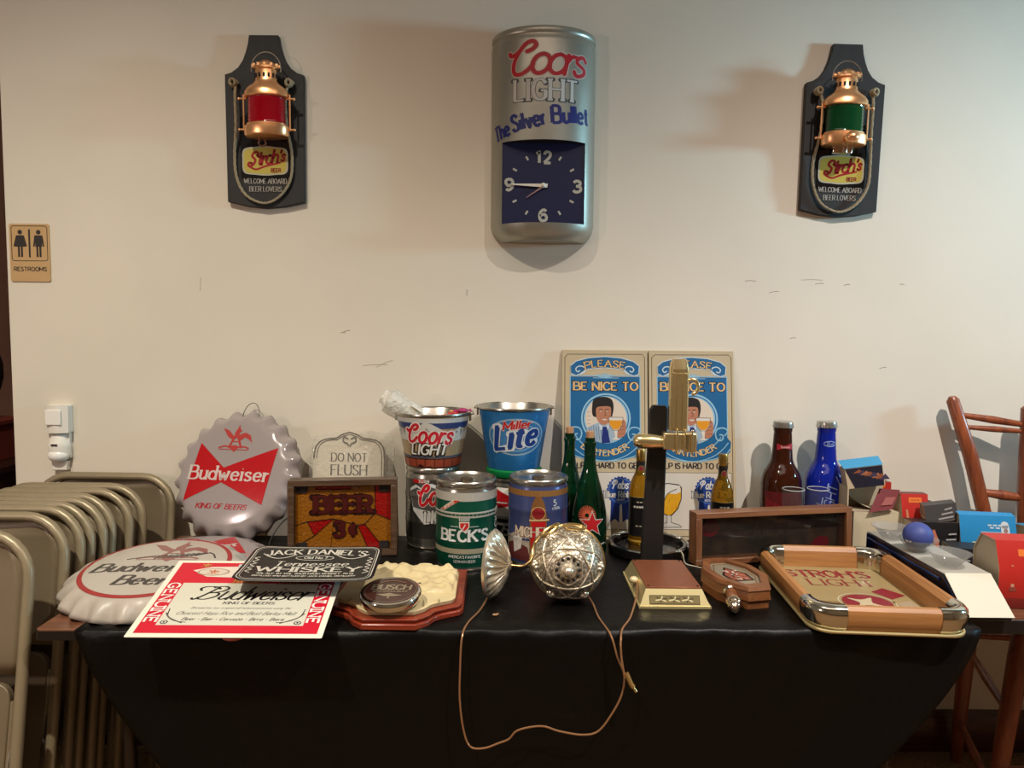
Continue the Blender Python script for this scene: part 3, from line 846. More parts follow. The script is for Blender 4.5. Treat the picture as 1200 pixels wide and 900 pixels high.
a.text('Beer', .02 * rr, -.55 * rr, .22 * rr, bk, 3, w=.24, lo=.45, serif=.12, fit=.56 * rr, slant=.2, track=.22)
eagle(a, .08 * rr, .36 * rr, .50 * rr, (146, 92, 86), 3)
for q in range(10):
    a.stroke([(-.1 * rr + q * .05 * rr, .12 * rr + q * .012 * rr), (-.05 * rr + q * .062 * rr, .24 * rr + q * .012 * rr)], .004, bk, 4)
a.stroke([(-.42 * rr, .12 * rr), (-.1 * rr, .22 * rr), (.2 * rr, .2 * rr), (.5 * rr, .33 * rr), (.62 * rr, .18 * rr)], .004, bk, 4, sm=5)
cap_thing('bottle_cap_sign', 'worn white bottle cap sign with red ring and dark slab lettering, lying in front', (-.885, 1.748, .769), (R(5.5), R(0), R(2)), .214, .05, capwhite, art=a)

# ================================================================ label shaped tin sign
def frame_mat(o, x, y):
    """matrix from an origin, a point along x and a point roughly along y"""
    o, x, y = Vector(o), Vector(x), Vector(y)
    ex = (x - o).normalized(); ez = ex.cross(y - o).normalized(); ey = ez.cross(ex)
    m = Matrix((ex, ey, ez)).transposed().to_4x4()
    m.translation = o
    return m
t = thing('label_tin_sign', 'white and red tin sign shaped like a beer label, overhanging the table front', 'sign')
t.matrix_world = frame_mat((-.795, 1.420, .772), (-.391, 1.432, .768), (-.775, 1.68, .845))
LW, LH = .405, .352
LK = .275 / LH
G().prism(rrect(0, 0, LW, .275, .003), -.0012, 0).build('panel', mat('tin_white', (216, 210, 192), .28), t)
a = Art(); R1 = (206, 24, 48)
a.rect(.013, .016, LW - .013, LH - .012, R1, 1)
a.rect(.048, .048, LW - .048, LH - .115, (214, 210, 192), 2)
a.text('GENUINE', .019, .148, .024, (236, 230, 220), 3, w=.22, lo=.6, serif=.12, fit=.175, rot=R(-90))
a.text('GENUINE', LW - .043, .148, .024, (236, 230, 220), 3, w=.22, lo=.6, serif=.12, fit=.175, rot=R(-90))
K = (26, 22, 22)
a.text('<udweiser', LW / 2 + .012, .160, .058, K, 3, w=.11, lo=.5, slant=.45, fit=.246, track=.14, ends=True)
a.text('KING OF BEERS.', LW / 2 + .018, .139, .0105, K, 3, w=.2, lo=.6, serif=.1, slant=.2, fit=.115)
a.text('Brewed by our original all natural process using the', LW / 2 + .005, .118, .0085, (64, 58, 56), 3, w=.08, slant=.5, fit=.215)
a.text('Choicest Hops, Rice and Best Barley Malt', LW / 2, .092, .014, (48, 42, 42), 3, w=.08, slant=.5, fit=.255)
a.text('Beer - Bier - Cerveza - Birra - Biere', LW / 2, .068, .012, (40, 36, 36), 3, w=.12, slant=.4, fit=.215)
a.poly([(.05, .30), (.09, .318), (.20, .322), (.31, .318), (.356, .30), (.31, .268), (.20, .262), (.09, .268)], (228, 216, 200), 3)
for cx_, c_ in ((.10, (196, 96, 48)), (.30, (120, 96, 84))):
    a.ell(cx_, .292, .038, .019, (176, 150, 128), 4, 28); a.ell(cx_, .292, .033, .0155, (214, 200, 184), 5, 28)
    eagle(a, cx_, .292, .018, c_, 6)
a.rect(.15, .315, .27, .333, (196, 196, 196), 4); a.dashes(.21, .324, .10, .003, K, 5, 6)
for q in range(16):
    x_ = .165 + .008 * (q % 8) + .002 * (q // 8); y_ = .235 + .012 * (q // 8)
    a.stroke([(x_ - .007, y_), (x_, y_ + .014), (x_ + .008, y_ + .003)], .0035, (204, 120, 52), 6, sm=3)
for q in range(6): a.stroke([(.262 + .008 * q, .232), (.268 + .008 * q, .245)], .004, (204, 120, 52), 6)
eagle(a, .075, .325, .016, (206, 150, 80), 6)
for sx in (1, -1):
    X = lambda x: x if sx > 0 else LW - x
    a.stroke([(X(.056), .118), (X(.062), .085), (X(.082), .066), (X(.108), .060)], .0022, K, 3, sm=5)
    a.stroke([(X(.054), .100), (X(.068), .078), (X(.10), .057)], .0035, (96, 92, 88), 3, sm=5)
    a.ell(X(.062), .060, .008, .008, K, 3, 14); a.ell(X(.062), .060, .0055, .0055, (220, 214, 200), 4, 14); a.ell(X(.062), .060, .0025, .0035, K, 5, 8)
a.build('print', t, lambda u, v, e: Vector((u, v * LK, .0002 + e)), rough=.28, eps=.00018)
a = G().tube(smooth_path([(-.61, 1.50, .7478), (-.60, 1.455, .758), (-.575, 1.452, .758), (-.57, 1.50, .7478)], 5), .006, 8)
o = a.build('tongue_tab', mat('tab_pink', (190, 96, 92), .45)); props(o, 'small pink tab peeping from under the label shaped tin sign', 'tab')

# ================================================================ black whiskey tin sign in a clear sleeve
t = thing('whiskey_tin_sign', 'black tin whiskey sign with white lettering lying on the red and white sign', 'sign')
t.matrix_world = frame_mat((-.622, 1.530, .852), (-.312, 1.548, .847), (-.590, 1.725, .862))
JW, JH = .314, .218
jb = lambda u, v: .003 * (2 * u / JW - 1) ** 2 - .004 * math.sin(PI * v / JH)
def jf(i, j):
    u, v = i / 24 * JW, j / 12 * JH
    # rounded corners: pull the outer rows in
    e = min(v, JH - v); q = .03
    if e < q: d = q - math.sqrt(max(0, q * q - (q - e) ** 2)); u = d * .8 + (JW - d * 1.6) * i / 24
    return (u, v, jb(u, v))
o = G().grid(jf, 25, 13).build('panel', mat('tin_black', (5, 4, 4), .38), t, fix=False)
s_ = o.modifiers.new('thickness', 'SOLIDIFY'); s_.thickness = .001; s_.offset = -1
a = Art(); W_ = (214, 206, 190)
for q, wd in ((.008, .0022), (.013, .0010)):
    a.stroke(rrect(q, q, JW - q, JH - q, .025), wd, W_, 1, closed=True)
for x0, x1 in ((.03, .11), (.205, .285)):
    a.stroke([(x0, .168), (x0 + .02, .15), ((x0 + x1) / 2, .143), (x1 - .02, .15), (x1, .168)], .003, W_, 1, sm=5)
a.text("JACK DANIEL'S", JW / 2, .172, .026, W_, 1, w=.2, lo=.5, serif=.12, fit=.24, warp=arc_warp(JW / 2, -.35, .53))
a.stroke(circle(JW / 2, .148, .045, .014, 28), .0022, W_, 1, closed=True)
a.text('Old', JW / 2 - .015, .143, .012, W_, 1, w=.18, serif=.1); a.text('No.7', JW / 2 + .016, .143, .012, W_, 1, w=.18)
a.text('Tennessee', JW / 2, .098, .026, W_, 1, w=.17, lo=.4, serif=.1, slant=.15, fit=.17)
a.text('WHISKEY', JW / 2, .062, .028, W_, 1, w=.26, lo=.5, serif=.12, fit=.235)
a.text('40% ALC. BY VOL. SOUR MASH WHISKEY. 70 CL', JW / 2, .044, .0085, W_, 1, w=.2, fit=.22)
a.text('DISTILLED AND BOTTLED BY JACK DANIEL DISTILLERY', JW / 2, .029, .0075, W_, 1, w=.2, fit=.23)
for k_ in range(5):
    a.stroke([(JW - .03, .05 + .02 * k_), (JW - .018, .06 + .02 * k_), (JW - .028, .068 + .02 * k_)], .003, W_, 1, sm=4)
    a.stroke([(.03, .05 + .02 * k_), (.018, .06 + .02 * k_), (.028, .068 + .02 * k_)], .003, W_, 1, sm=4)
a.build('print', t, lambda u, v, e: Vector((u, v, jb(u, v) + e + .0005)), du=.02, dv=.03, rough=.3)
film = mat('clear_film', (60, 58, 54), .12, alpha=.035, bump=.5, bscale=30, spec=.8)
def ff(i, j):
    u, v = -.02 + i / 20 * (JW + .045), -.012 + j / 12 * (JH + .03)
    return (u, v, jb(u, v) + .004 + .003 * math.sin(u * 60 + v * 40) * math.sin(v * 70) - (.03 * max(0, (u - JW) / .025) ** 1.5))
G().grid(ff, 21, 13).build('plastic_sleeve', film, t, fix=False)

# ================================================================ stained glass light box, cream plaque in bubble wrap
walnut = wood('walnut_dark', (58, 40, 28), (92, 68, 48), 6, 0, .4)
t = thing('stained_glass_box', 'wood framed amber and red stained glass beer box near the standing cap', 'light box', (-.492, 2.055, .7478), (R(-3), 0, R(7)))
bw, bh, bd = .312, .225, .055
g = G()
g.box((0, 0, bh - .009), (bw, bd, .018)).box((0, 0, .009), (bw, bd, .018)).box((-bw / 2 + .009, 0, bh / 2), (.018, bd, bh - .036)).box((bw / 2 - .009, 0, bh / 2), (.018, bd, bh - .036))
g.build('frame', walnut, t, bevel=.0015)
G().box((0, bd / 2 - .004, bh / 2), (bw - .03, .004, bh - .03)).build('back_panel', mat('box_back', (40, 26, 18), .7), t)
amber = mat('amber_glass', (140, 84, 14), .22, trans=.15, bump=.45, bscale=120, coat=.3)
redg = mat('red_glass', (144, 12, 10), .18, trans=.15, bump=.45, bscale=120, coat=.3)
sx_ = (bw - .036) / 420; sz_ = (bh - .036) / 273
P_ = lambda x, y: ((x - 292) * sx_, (760 - y) * sz_ + .018)
panes = [('a', [(82, 487), (170, 487), (170, 505), (325, 505), (325, 487), (430, 487), (432, 610), (385, 655), (355, 660), (250, 630), (135, 640), (82, 655)]),
 ('r', [(170, 487), (325, 487), (325, 505), (170, 505)]), ('r', [(430, 487), (502, 487), (502, 640), (432, 610)]), ('a', [(432, 610), (502, 640), (502, 760), (470, 760), (385, 655)]),
 ('r', [(355, 660), (385, 655), (470, 760), (400, 760)]), ('a', [(250, 630), (355, 660), (400, 760), (235, 760)]), ('a', [(165, 700), (250, 630), (235, 760), (82, 760), (82, 745)]),
 ('r', [(135, 640), (250, 630), (165, 700)]), ('a', [(82, 655), (135, 640), (165, 700), (82, 745)])]
MY = Matrix(((1, 0, 0, 0), (0, 0, 1, 0), (0, 1, 0, 0), (0, 0, 0, 1)))
came = G()
for kk, pp in panes:
    q = [P_(*p) for p in pp]
    G().prism(q, -.008, -.004, M=MY).build('glass_pane', amber if kk == 'a' else redg, t, label=None)
    came.tube([(p[0], -.009, p[1]) for p in q], .0011, 6, closed=True)
came.build('lead_came', mat('lead', (30, 24, 20), .5, .5), t)
g = G()
for x, z in ((-.118, .03), (.118, .03), (-.118, .197), (.118, .197)):
    q = [(x - .014, z - .01), (x + .014, z - .01), (x + .014, z + .01), (x - .014, z + .01)]
    g.prism(q, -.013, -.008, M=MY)
g.build('corner_clip', mat('clip_black', (22, 16, 12), .6), t)
a = Art(); dr = (74, 18, 16)
a.text('BEER', 0, .128, .046, dr, 2, w=.30, lo=.45, serif=.2, fit=.158, outline=((40, 12, 10), .08))
a.text('3', -.012, .056, .044, dr, 2, w=.30, lo=.45, outline=((40, 12, 10), .08)); a.text('%', .028, .064, .036, dr, 2, w=.28, lo=.5, outline=((40, 12, 10), .06))
a.build('lettering', t, on_front(-.011), rough=.35)
G().tube(smooth_path([(-.15, -.02, .12), (-.175, -.04, .10), (-.20, -.06, .05), (-.185, -.05, .012), (-.14, -.03, .01)], 6), .0022, 6).build('power_cord', mat('cord_black', (18, 16, 16), .5), t)

t = thing('cast_plaque', 'cream cast plaque with black notice lettering wrapped in clear bubble plastic', 'plaque', (-.525, 2.255, .7462), (R(-7), 0, R(-2)))
cream = mat('cast_cream', (214, 204, 182), .5, bump=.3, bscale=60)
top = [(.118, .25), (.113, .285), (.095, .308), (.066, .316), (.045, .318), (.025, .330), (0, .338)]
pol = [(-.118, 0), (.118, 0)] + smooth_path(top, 4) + [(-x, z) for x, z in smooth_path(top, 4)[-2::-1]]
MF = Matrix.Rotation(R(90), 4, 'X')
G().prism(pol, 0, .012, M=MF).build('slab', cream, t, bevel=.002)
g = G()
g.tube([(x * .975, -.012, .008 + z * .965) for x, z in pol[1:]], .0026, 6)
g.tube([(x * .90, -.013, .03 + z * .88) for x, z in pol[1:]], .0014, 6)
for s_ in (-1, 1): g.tube(smooth_path([(s_ * .004, -.014, .312), (s_ * .018, -.014, .318), (s_ * .02, -.014, .304), (s_ * .008, -.014, .298), (s_ * .002, -.014, .29)], 4), .0025, 6)
g.build('raised_border', mat('cast_line', (74, 66, 54), .5), t)
a = Art(); dk2 = (66, 58, 48)
a.text('DO NOT', 0, .240, .026, dk2, 1, w=.15, lo=.4, serif=.12, fit=.115)
a.text('FLUSH', 0, .196, .032, dk2, 1, w=.15, lo=.4, serif=.12, fit=.115)
a.stroke([(-.06, .184), (.075, .186)], .002, dk2); a.dashes(.02, .167, .09, .006, dk2, 1, 4)
a.build('lettering', t, on_front(-.0125))
G().tube([(-.075 + .034 * math.cos(R(q)), -.022, .142 + .03 * math.sin(R(q))) for q in range(-20, 201, 12)], .0015, 6).build('hanging_wire', mat('wire_dark', (50, 44, 40), .4, .7), t)
bub = mat('bubble_wrap', (206, 202, 190), .06, alpha=.22, bump=1.0, bscale=70, spec=.9)
def bw_(i, j):
    q = 2 * PI * i / 40; v = j / 14
    x = .132 * math.cos(q) + (.028 if math.cos(q) > .3 else 0) * v; y = .024 * math.sin(q) - .008
    s2 = 1 - .12 * v ** 4
    return (x * s2 + .003 * math.sin(i * 2.3 + j), y * s2 + .003 * math.sin(i * 1.7 + j * 2), .004 + .336 * v - .02 * abs(math.cos(q)) ** 3 * v)
G().grid(bw_, 40, 15, cu=True).build('bubble_wrap', bub, t, fix=False)

# ================================================================ kegs
steel = mat('keg_steel', (176, 172, 162), .25, .95, noise=.05, nscale=30)
def keg_profile(r_, h_):
    return [(r_ * .80, 0), (r_ * .93, .001), (r_ * .96, .006), (r_ * .94, .012), (r_ * .97, .02), (r_, .035), (r_, h_ * .30), (r_ * 1.018, h_ * .32), (r_ * 1.018, h_ * .345), (r_, h_ * .365),
            (r_, h_ * .62), (r_ * 1.018, h_ * .64), (r_ * 1.018, h_ * .665), (r_, h_ * .685), (r_, h_ * .86), (r_ * .975, h_ * .90), (r_ * .95, h_ * .925), (r_ * .955, h_ * .935), (r_ * .985, h_ * .945),
            (r_ * .99, h_ * .975), (r_ * .97, h_ * .995), (r_ * .95, h_), (r_ * .93, h_ * .985), (r_ * .88, h_ * .965), (0, h_ * .965)]
def keg(label, loc, r_, h_, bodym, bandf, art, rotz=0, lid=None):
    t = thing('mini_keg', label, 'keg', loc, (0, 0, rotz), 'mini beer kegs')
    p = keg_profile(r_, h_)
    ms = [bandf(i) for i in range(len(p) - 1)]
    G().lathe(p, 56, M=None, ms=ms).build('keg_body', [bodym, steel, lid or steel], t)
    G().lathe([(.018, h_ * .965), (.018, h_ * .985), (.012, h_ * .99), (.0, h_ * .985)], 20).build('tap_bung', mat('bung', (92, 78, 60), .4, .6), t)
    art.build('print', t, on_round(Rf(p[:15] , r_)), du=.012, dv=.011, eps=.0004, rough=.3)
    return t
# coors keg (back left)
a = Art(); charcoal = mat('keg_charcoal', (92, 88, 82), .28, .8, noise=.2, nscale=10)
a.poly([(-.075, .185), (-.05, .20), (-.03, .19), (0, .205), (.03, .195), (.07, .205), (.075, .10), (.05, .085), (-.02, .08), (-.06, .12)], (206, 204, 200), 1)
a.poly([(-.072, .178), (-.045, .192), (-.02, .18), (.0, .194), (.03, .184), (.07, .19), (.07, .11), (-.06, .13)], (84, 80, 76), 2)
a.text('{oors', .022, .142, .058, (196, 26, 36), 3, w=.16, slant=.2, fit=.125, ends=True, outline=((220, 214, 204), .07), rot=R(4))
a.text('LIGHT', .030, .090, .034, (216, 212, 204), 3, w=.2, lo=.7, serif=.1, slant=.2, fit=.10, outline=((30, 28, 28), .07), rot=R(8))
a.rect(-.06, .205, -.02, .216, (176, 26, 30), 1); a.text('5 LITER', -.022, .207, .008, (226, 220, 208), 3, w=.2, fit=.032)
for s_ in (-1, 1): a.text('LIGHT', -.075, .13, .012, (210, 206, 198), 3, w=.2, rot=R(80))
keg('silver and charcoal mini keg with red script under the ice bucket, partly hidden', (-.243, 2.19, .7455), .085, .25, charcoal, lambda i: 1 if i < 5 or i > 13 else 0, a, R(2))
# beck's
a = Art(); gm = mat('keg_green', (14, 74, 56), .24, .35)
a.rect(-.27, .152, .27, .168, (172, 168, 156), 1); a.rect(-.27, .052, .27, .066, (150, 142, 118), 1)
a.rect(-.27, .198, .27, .222, (176, 172, 162), 1)
a.poly([(-.078, .170), (-.060, .170), (-.008, .203), (-.03, .203)], (206, 198, 180), 2); a.poly([(-.074, .172), (-.060, .172), (-.012, .201), (-.028, .201)], (196, 58, 36), 3)
a.text('IMPORTED', -.043, .184, .007, (228, 220, 200), 4, w=.2, rot=R(33), fit=.036)
bw2 = (206, 206, 200)
a.text("BECK'S", 0, .089, .029, bw2, 2, w=.27, lo=.6, serif=.13, fit=.138, outline=((16, 44, 36), .05))
a.poly([(-.014, .142), (.014, .142), (.014, .126), (0, .112), (-.014, .126)], (214, 206, 190), 3); a.poly([(-.011, .139), (.011, .139), (.011, .127), (0, .116), (-.011, .127)], (190, 30, 34), 4)
a.stroke([(-.004, .122), (.003, .135)], .003, bw2, 5); a.stroke([(-.04, .128), (-.016, .128)], .0015, bw2, 2); a.stroke([(.016, .128), (.04, .128)], .0015, bw2, 2)
for q in range(7): a.stroke([(-.012 + .004 * q, .144), (-.014 + .0046 * q, .152)], .0022, bw2, 3)
a.text("AMERICA'S FAVORITE", 0, .040, .0075, bw2, 2, w=.16, fit=.092); a.text('GERMAN BEER', 0, .027, .0075, bw2, 2, w=.16, fit=.06)
a.text("BECK'S", .125, .125, .02, bw2, 2, w=.2, rot=R(90), fit=.09)
keg('green mini keg with white slab lettering and silver bands, in front of the bucket', (-.127, 1.995, .7455), .0865, .25, gm, lambda i: 1 if i < 3 or i > 13 else 0, a)
# michelob
a = Art(); bm_ = mat('keg_blue', (62, 70, 112), .26, .3, noise=.12, nscale=9)
a.rect(-.26, .205, .26, .222, (140, 98, 52), 1)
a.poly([(-.26, .03), (.26, .03), (.26, .09), (.12, .11), (.05, .09), (-.03, .12), (-.1, .085), (-.2, .11), (-.26, .10)], (164, 152, 136), 1)
a.poly([(-.11, .02), (-.02, .02), (-.03, .06), (-.07, .075), (-.11, .06)], (96, 44, 42), 2)
a.poly([(-.024, .03), (.024, .03), (.024, .15), (.017, .185), (.008, .205), (-.008, .205), (-.017, .185), (-.024, .15)], (128, 84, 44), 2)
a.poly([(-.02, .05), (.02, .05), (.02, .135), (-.02, .135)], (186, 28, 30), 3)
a.ell(0, .158, .019, .018, (132, 32, 34), 4); a.stroke(circle(0, .158, .019, .018, 24), .002, (190, 160, 100), 5, closed=True)
a.stroke([(-.025, .138), (.03, .140)], .005, (198, 170, 120), 5)
a.text('MICHELOB', .0, .092, .026, (216, 196, 170), 5, w=.18, lo=.5, serif=.12, fit=.135, outline=((110, 60, 60), .06))
a.text('5', .048, .178, .016, (206, 208, 206), 3, w=.16); a.text('LITERS', .052, .168, .006, (206, 208, 206), 3, w=.16)
a.poly([(-.075, .04), (-.05, .055), (-.045, .09), (-.065, .1), (-.08, .08)], (206, 196, 186), 3)
a.poly([(.035, .045), (.06, .05), (.075, .085), (.05, .10)], (150, 60, 50), 3)
keg('blue and gold mini keg with bottle picture beside the silver globe', (.078, 2.03, .7455), .0855, .25, bm_, lambda i: 1 if i < 3 or i > 15 else 0, a, R(-1), None)
# red and white keg under the blue bucket
a = Art(); wm = mat('keg_white', (214, 208, 198), .3)
a.poly([(-.10, .19), (-.01, .15), (-.01, .135), (-.11, .11)], cred, 1); a.poly([(-.01, .15), (.06, .20), (.055, .10), (-.01, .135)], cred, 1)
a.rect(-.26, .088, .26, .096, (170, 168, 162), 1); a.rect(-.26, .01, .26, .088, (26, 24, 24), 1)
a.text('BUD', -.02, .035, .034, (196, 192, 184), 2, w=.2, rot=R(-10), slant=.2); a.text('KING OF BEERS', .0, .115, .006, cred, 2, w=.2)
keg('white mini keg with red bowtie and black base under the blue bucket', (.008, 2.225, .7455), .083, .215, wm, lambda i: 1 if i < 3 or i > 13 else 0, a, R(14))

# ================================================================ ice buckets
def bucket(label, loc, r0, r1, h_, bodym, art, rotz=0, base=None):
    t = thing('ice_bucket', label, 'bucket', loc, (0, 0, rotz), 'printed ice buckets')
    G().lathe([(r0 * .94, .002), (r0, 0), (r0 + .001, .006), (r1, h_ - .006)], 56, caps=True).build('pail', bodym, t)
    # remove the lid face of the pail: inner shell sits inside the rim
    G().lathe([(0, .006), (r0 - .003, .006), (r1 - .003, h_ - .004), (r1, h_), (r1 + .004, h_ - .001), (r1 + .0045, h_ - .005), (r1 + .001, h_ - .009)], 56, caps=False).build('rim_and_liner', steel, t)
    for s_ in (-1, 1):
        G().box((s_ * (r1 + .003), 0, h_ - .018), (.006, .02, .022)).tube([(s_ * (r1 + .008 + .006 * math.cos(q * .6)), .006 * math.sin(q * .6), h_ - .008) for q in range(11)], .0018, 6).build('handle_ear', steel, t)
    g = G().tube([(-(r1 + .012) * math.cos(R(q)), (r1 + .008) * math.sin(R(q)), h_ - .006 + .006 * math.sin(R(q))) for q in range(0, 181, 8)], .0018, 6)
    g.build('wire_handle', mat('wire_steel', (120, 114, 104), .35, .9), t)
    art.build('print', t, on_round(Rf([(r0 + .001, .006), (r1, h_ - .006)], (r0 + r1) / 2)), du=.012, eps=.0004, rough=.28)
    return t
def open_pail(t):
    """take the closing disc out of the pail so the inside shows"""
    for c in t.children:
        if c.name.startswith('pail'):
            bm = bmesh.new(); bm.from_mesh(c.data)
            zz = max(v.co.z for v in bm.verts)
            dd = [f for f in bm.faces if len(f.verts) > 8 and all(abs(v.co.z - zz) < 1e-4 for v in f.verts)]
            bmesh.ops.delete(bm, geom=dd, context='FACES'); bm.to_mesh(c.data); bm.free()
a = Art(); tanb = mat('pail_tan', (170, 146, 112), .3, .3)
hB = .165
a.rect(-.3, hB - .03, .4, hB - .012, (196, 196, 190), 1); a.rect(-.4, hB - .044, .4, hB - .026, (44, 60, 110), 2)
def mount(x0, s):
    a.poly([(x0 - .10 * s, .085), (x0 - .06 * s, .108), (x0 - .04 * s, .112), (x0 - .01 * s, .142 if s > .9 else .125), (x0 + .012 * s, .136 if s > .9 else .118), (x0 + .05 * s, .112), (x0 + .10 * s, .082)], (200, 198, 190), 3)
    for dx, l in ((-.03, .02), (-.005, .03), (.02, .022), (.045, .014)):
        a.poly([(x0 + dx * s, .128 - abs(dx) * .5), (x0 + (dx + .012) * s, .112), (x0 + (dx + .004) * s, .124 - l)], (124, 122, 118), 4)
mount(0, 1); mount(-.10, .75); mount(.105, .75); mount(.22, 1); mount(-.22, 1)
a.rect(-.4, .032, .4, .037, (70, 78, 100), 3); a.rect(-.4, .002, .4, .030, (58, 22, 18), 2)
for q in range(-8, 9): a.rect(q * .032 - .0145 + .004, .004, q * .032 + .0145 + .004, .027, (150, 66, 44), 3)
a.text('{oors', .0, .079, .052, (196, 28, 44), 5, w=.16, slant=.2, fit=.135, ends=True, outline=((228, 214, 204), .16), rot=R(-3))
a.text('LIGHT', .0, .044, .030, (224, 220, 212), 5, w=.22, lo=.7, serif=.08, slant=.22, fit=.112, outline=((34, 26, 26), .24))
cb = bucket('ice bucket with mountain print and red script on the charcoal keg', (-.243, 2.19, .9965), .083, .112, hB, tanb, a, R(-3)); open_pail(cb)
a = Art(); mb = mat('pail_blue', (44, 116, 176), .28, .45, noise=.12, nscale=14)
a.stroke(circle(.004, .105, .090, .055, 48), .005, (140, 170, 190), 1, closed=True)
a.ell(.004, .105, .086, .051, (56, 118, 172), 2, 48)
a.stroke(circle(.000, .104, .072, .042, 30, 20, 330), .003, (120, 166, 200), 3)
a.text('Lite', .0, .074, .068, (24, 60, 128), 4, w=.24, lo=.6, serif=.1, slant=.3, fit=.128, outline=((208, 212, 214), .10), rot=R(8))
a.text('Miller', .004, .131, .025, (188, 32, 40), 6, w=.22, lo=.6, slant=.3, fit=.078, rot=R(7), outline=((214, 206, 200), .06))
for q in range(60):
    x_, y_ = random.uniform(-.2, .2), random.uniform(.01, .17)
    if abs(x_) > .085 or y_ < .05: a.ell(x_, y_, .0015, .002, (120, 170, 210), 1, 6)
mbk = bucket('blue ice bucket with oval emblem on the white keg', (.008, 2.225, .985), .082, .112, .192, mb, a, R(2)); open_pail(mbk)
grn = G().lathe([(.086, 0), (.0885, .004), (.0885, .019), (.084, .0235), (.0, .0235)], 48)
o = grn.build('green_tin_lid', mat('lid_green', (16, 120, 62), .25, .2), loc=(.008, 2.225, .9608)); props(o, 'round green tin lid between the blue bucket and the white keg', 'lid')

# bubble wrapped item and sweets in the left bucket
t = thing('wrapped_glass', 'glass wrapped in clear bubble plastic leaning out of the mountain print bucket', 'glass', (-.262, 2.19, 1.115), (0, R(-56), 0))
def wf(i, j):
    q = 2 * PI * i / 36; v = j / 16
    r_ = (.034 + .006 * v) * (1 + .08 * math.sin(3 * q + 7 * v) + .06 * math.sin(5 * q - 9 * v)) * (1 if j < 15 else .6)
    return (r_ * math.cos(q), r_ * .9 * math.sin(q), -.02 + .185 * v)
G().grid(wf, 36, 17, cu=True).build('bubble_wrap', mat('bubble_wrap_thick', (226, 222, 210), .15, alpha=.5, bump=1.0, bscale=90, spec=.9), t, fix=False)
G().lathe([(.0, 0), (.02, 0), (.024, .10), (.028, .14)], 20, caps=False).build('glass_body', mat('wrapped_glass', (220, 218, 206), .2, alpha=.6), t)
G().box((.030, -.018, .055), (.003, .03, .035)).build('paper_tag', mat('tag_white', (220, 216, 204), .5), t)
for k_, (x, y, z, c_, rz_) in enumerate(((-.20, 2.16, 1.148, (206, 96, 66), .3), (-.185, 2.20, 1.155, (196, 150, 90), 1.2), (-.172, 2.165, 1.158, (178, 36, 44), .7), (-.158, 2.19, 1.16, (60, 40, 60), 2.0), (-.15, 2.165, 1.166, (150, 40, 90), .2))):
    g = G(); g.ball((0, 0, 0), (.016, .010, .008), 12, 8)
    for s_ in (-1, 1): g.add([(s_ * .014, 0, 0), (s_ * .026, .009, .003), (s_ * .027, -.008, -.002)], [(0, 1, 2)])
    o = g.build('wrapped_sweet', mat('sweet_%d' % k_, c_, .3), loc=(x, y, z)); o.rotation_euler = (.3, .4 * (k_ % 2), rz_)
    props(o, '%s wrapped sweet heaped in the mountain print bucket' % ('orange', 'golden tan', 'bright red', 'dark purple', 'magenta')[k_], 'sweet', 'wrapped sweets in the bucket')
g = G().lathe([(0, 0), (.078, 0), (.098, .118), (.0, .122)], 30)
o = g.build('bucket_filling', mat('paper_fill', (196, 176, 140), .7, bump=.8, bscale=60), cb, kind='stuff', loc=(0, 0, .012)); 

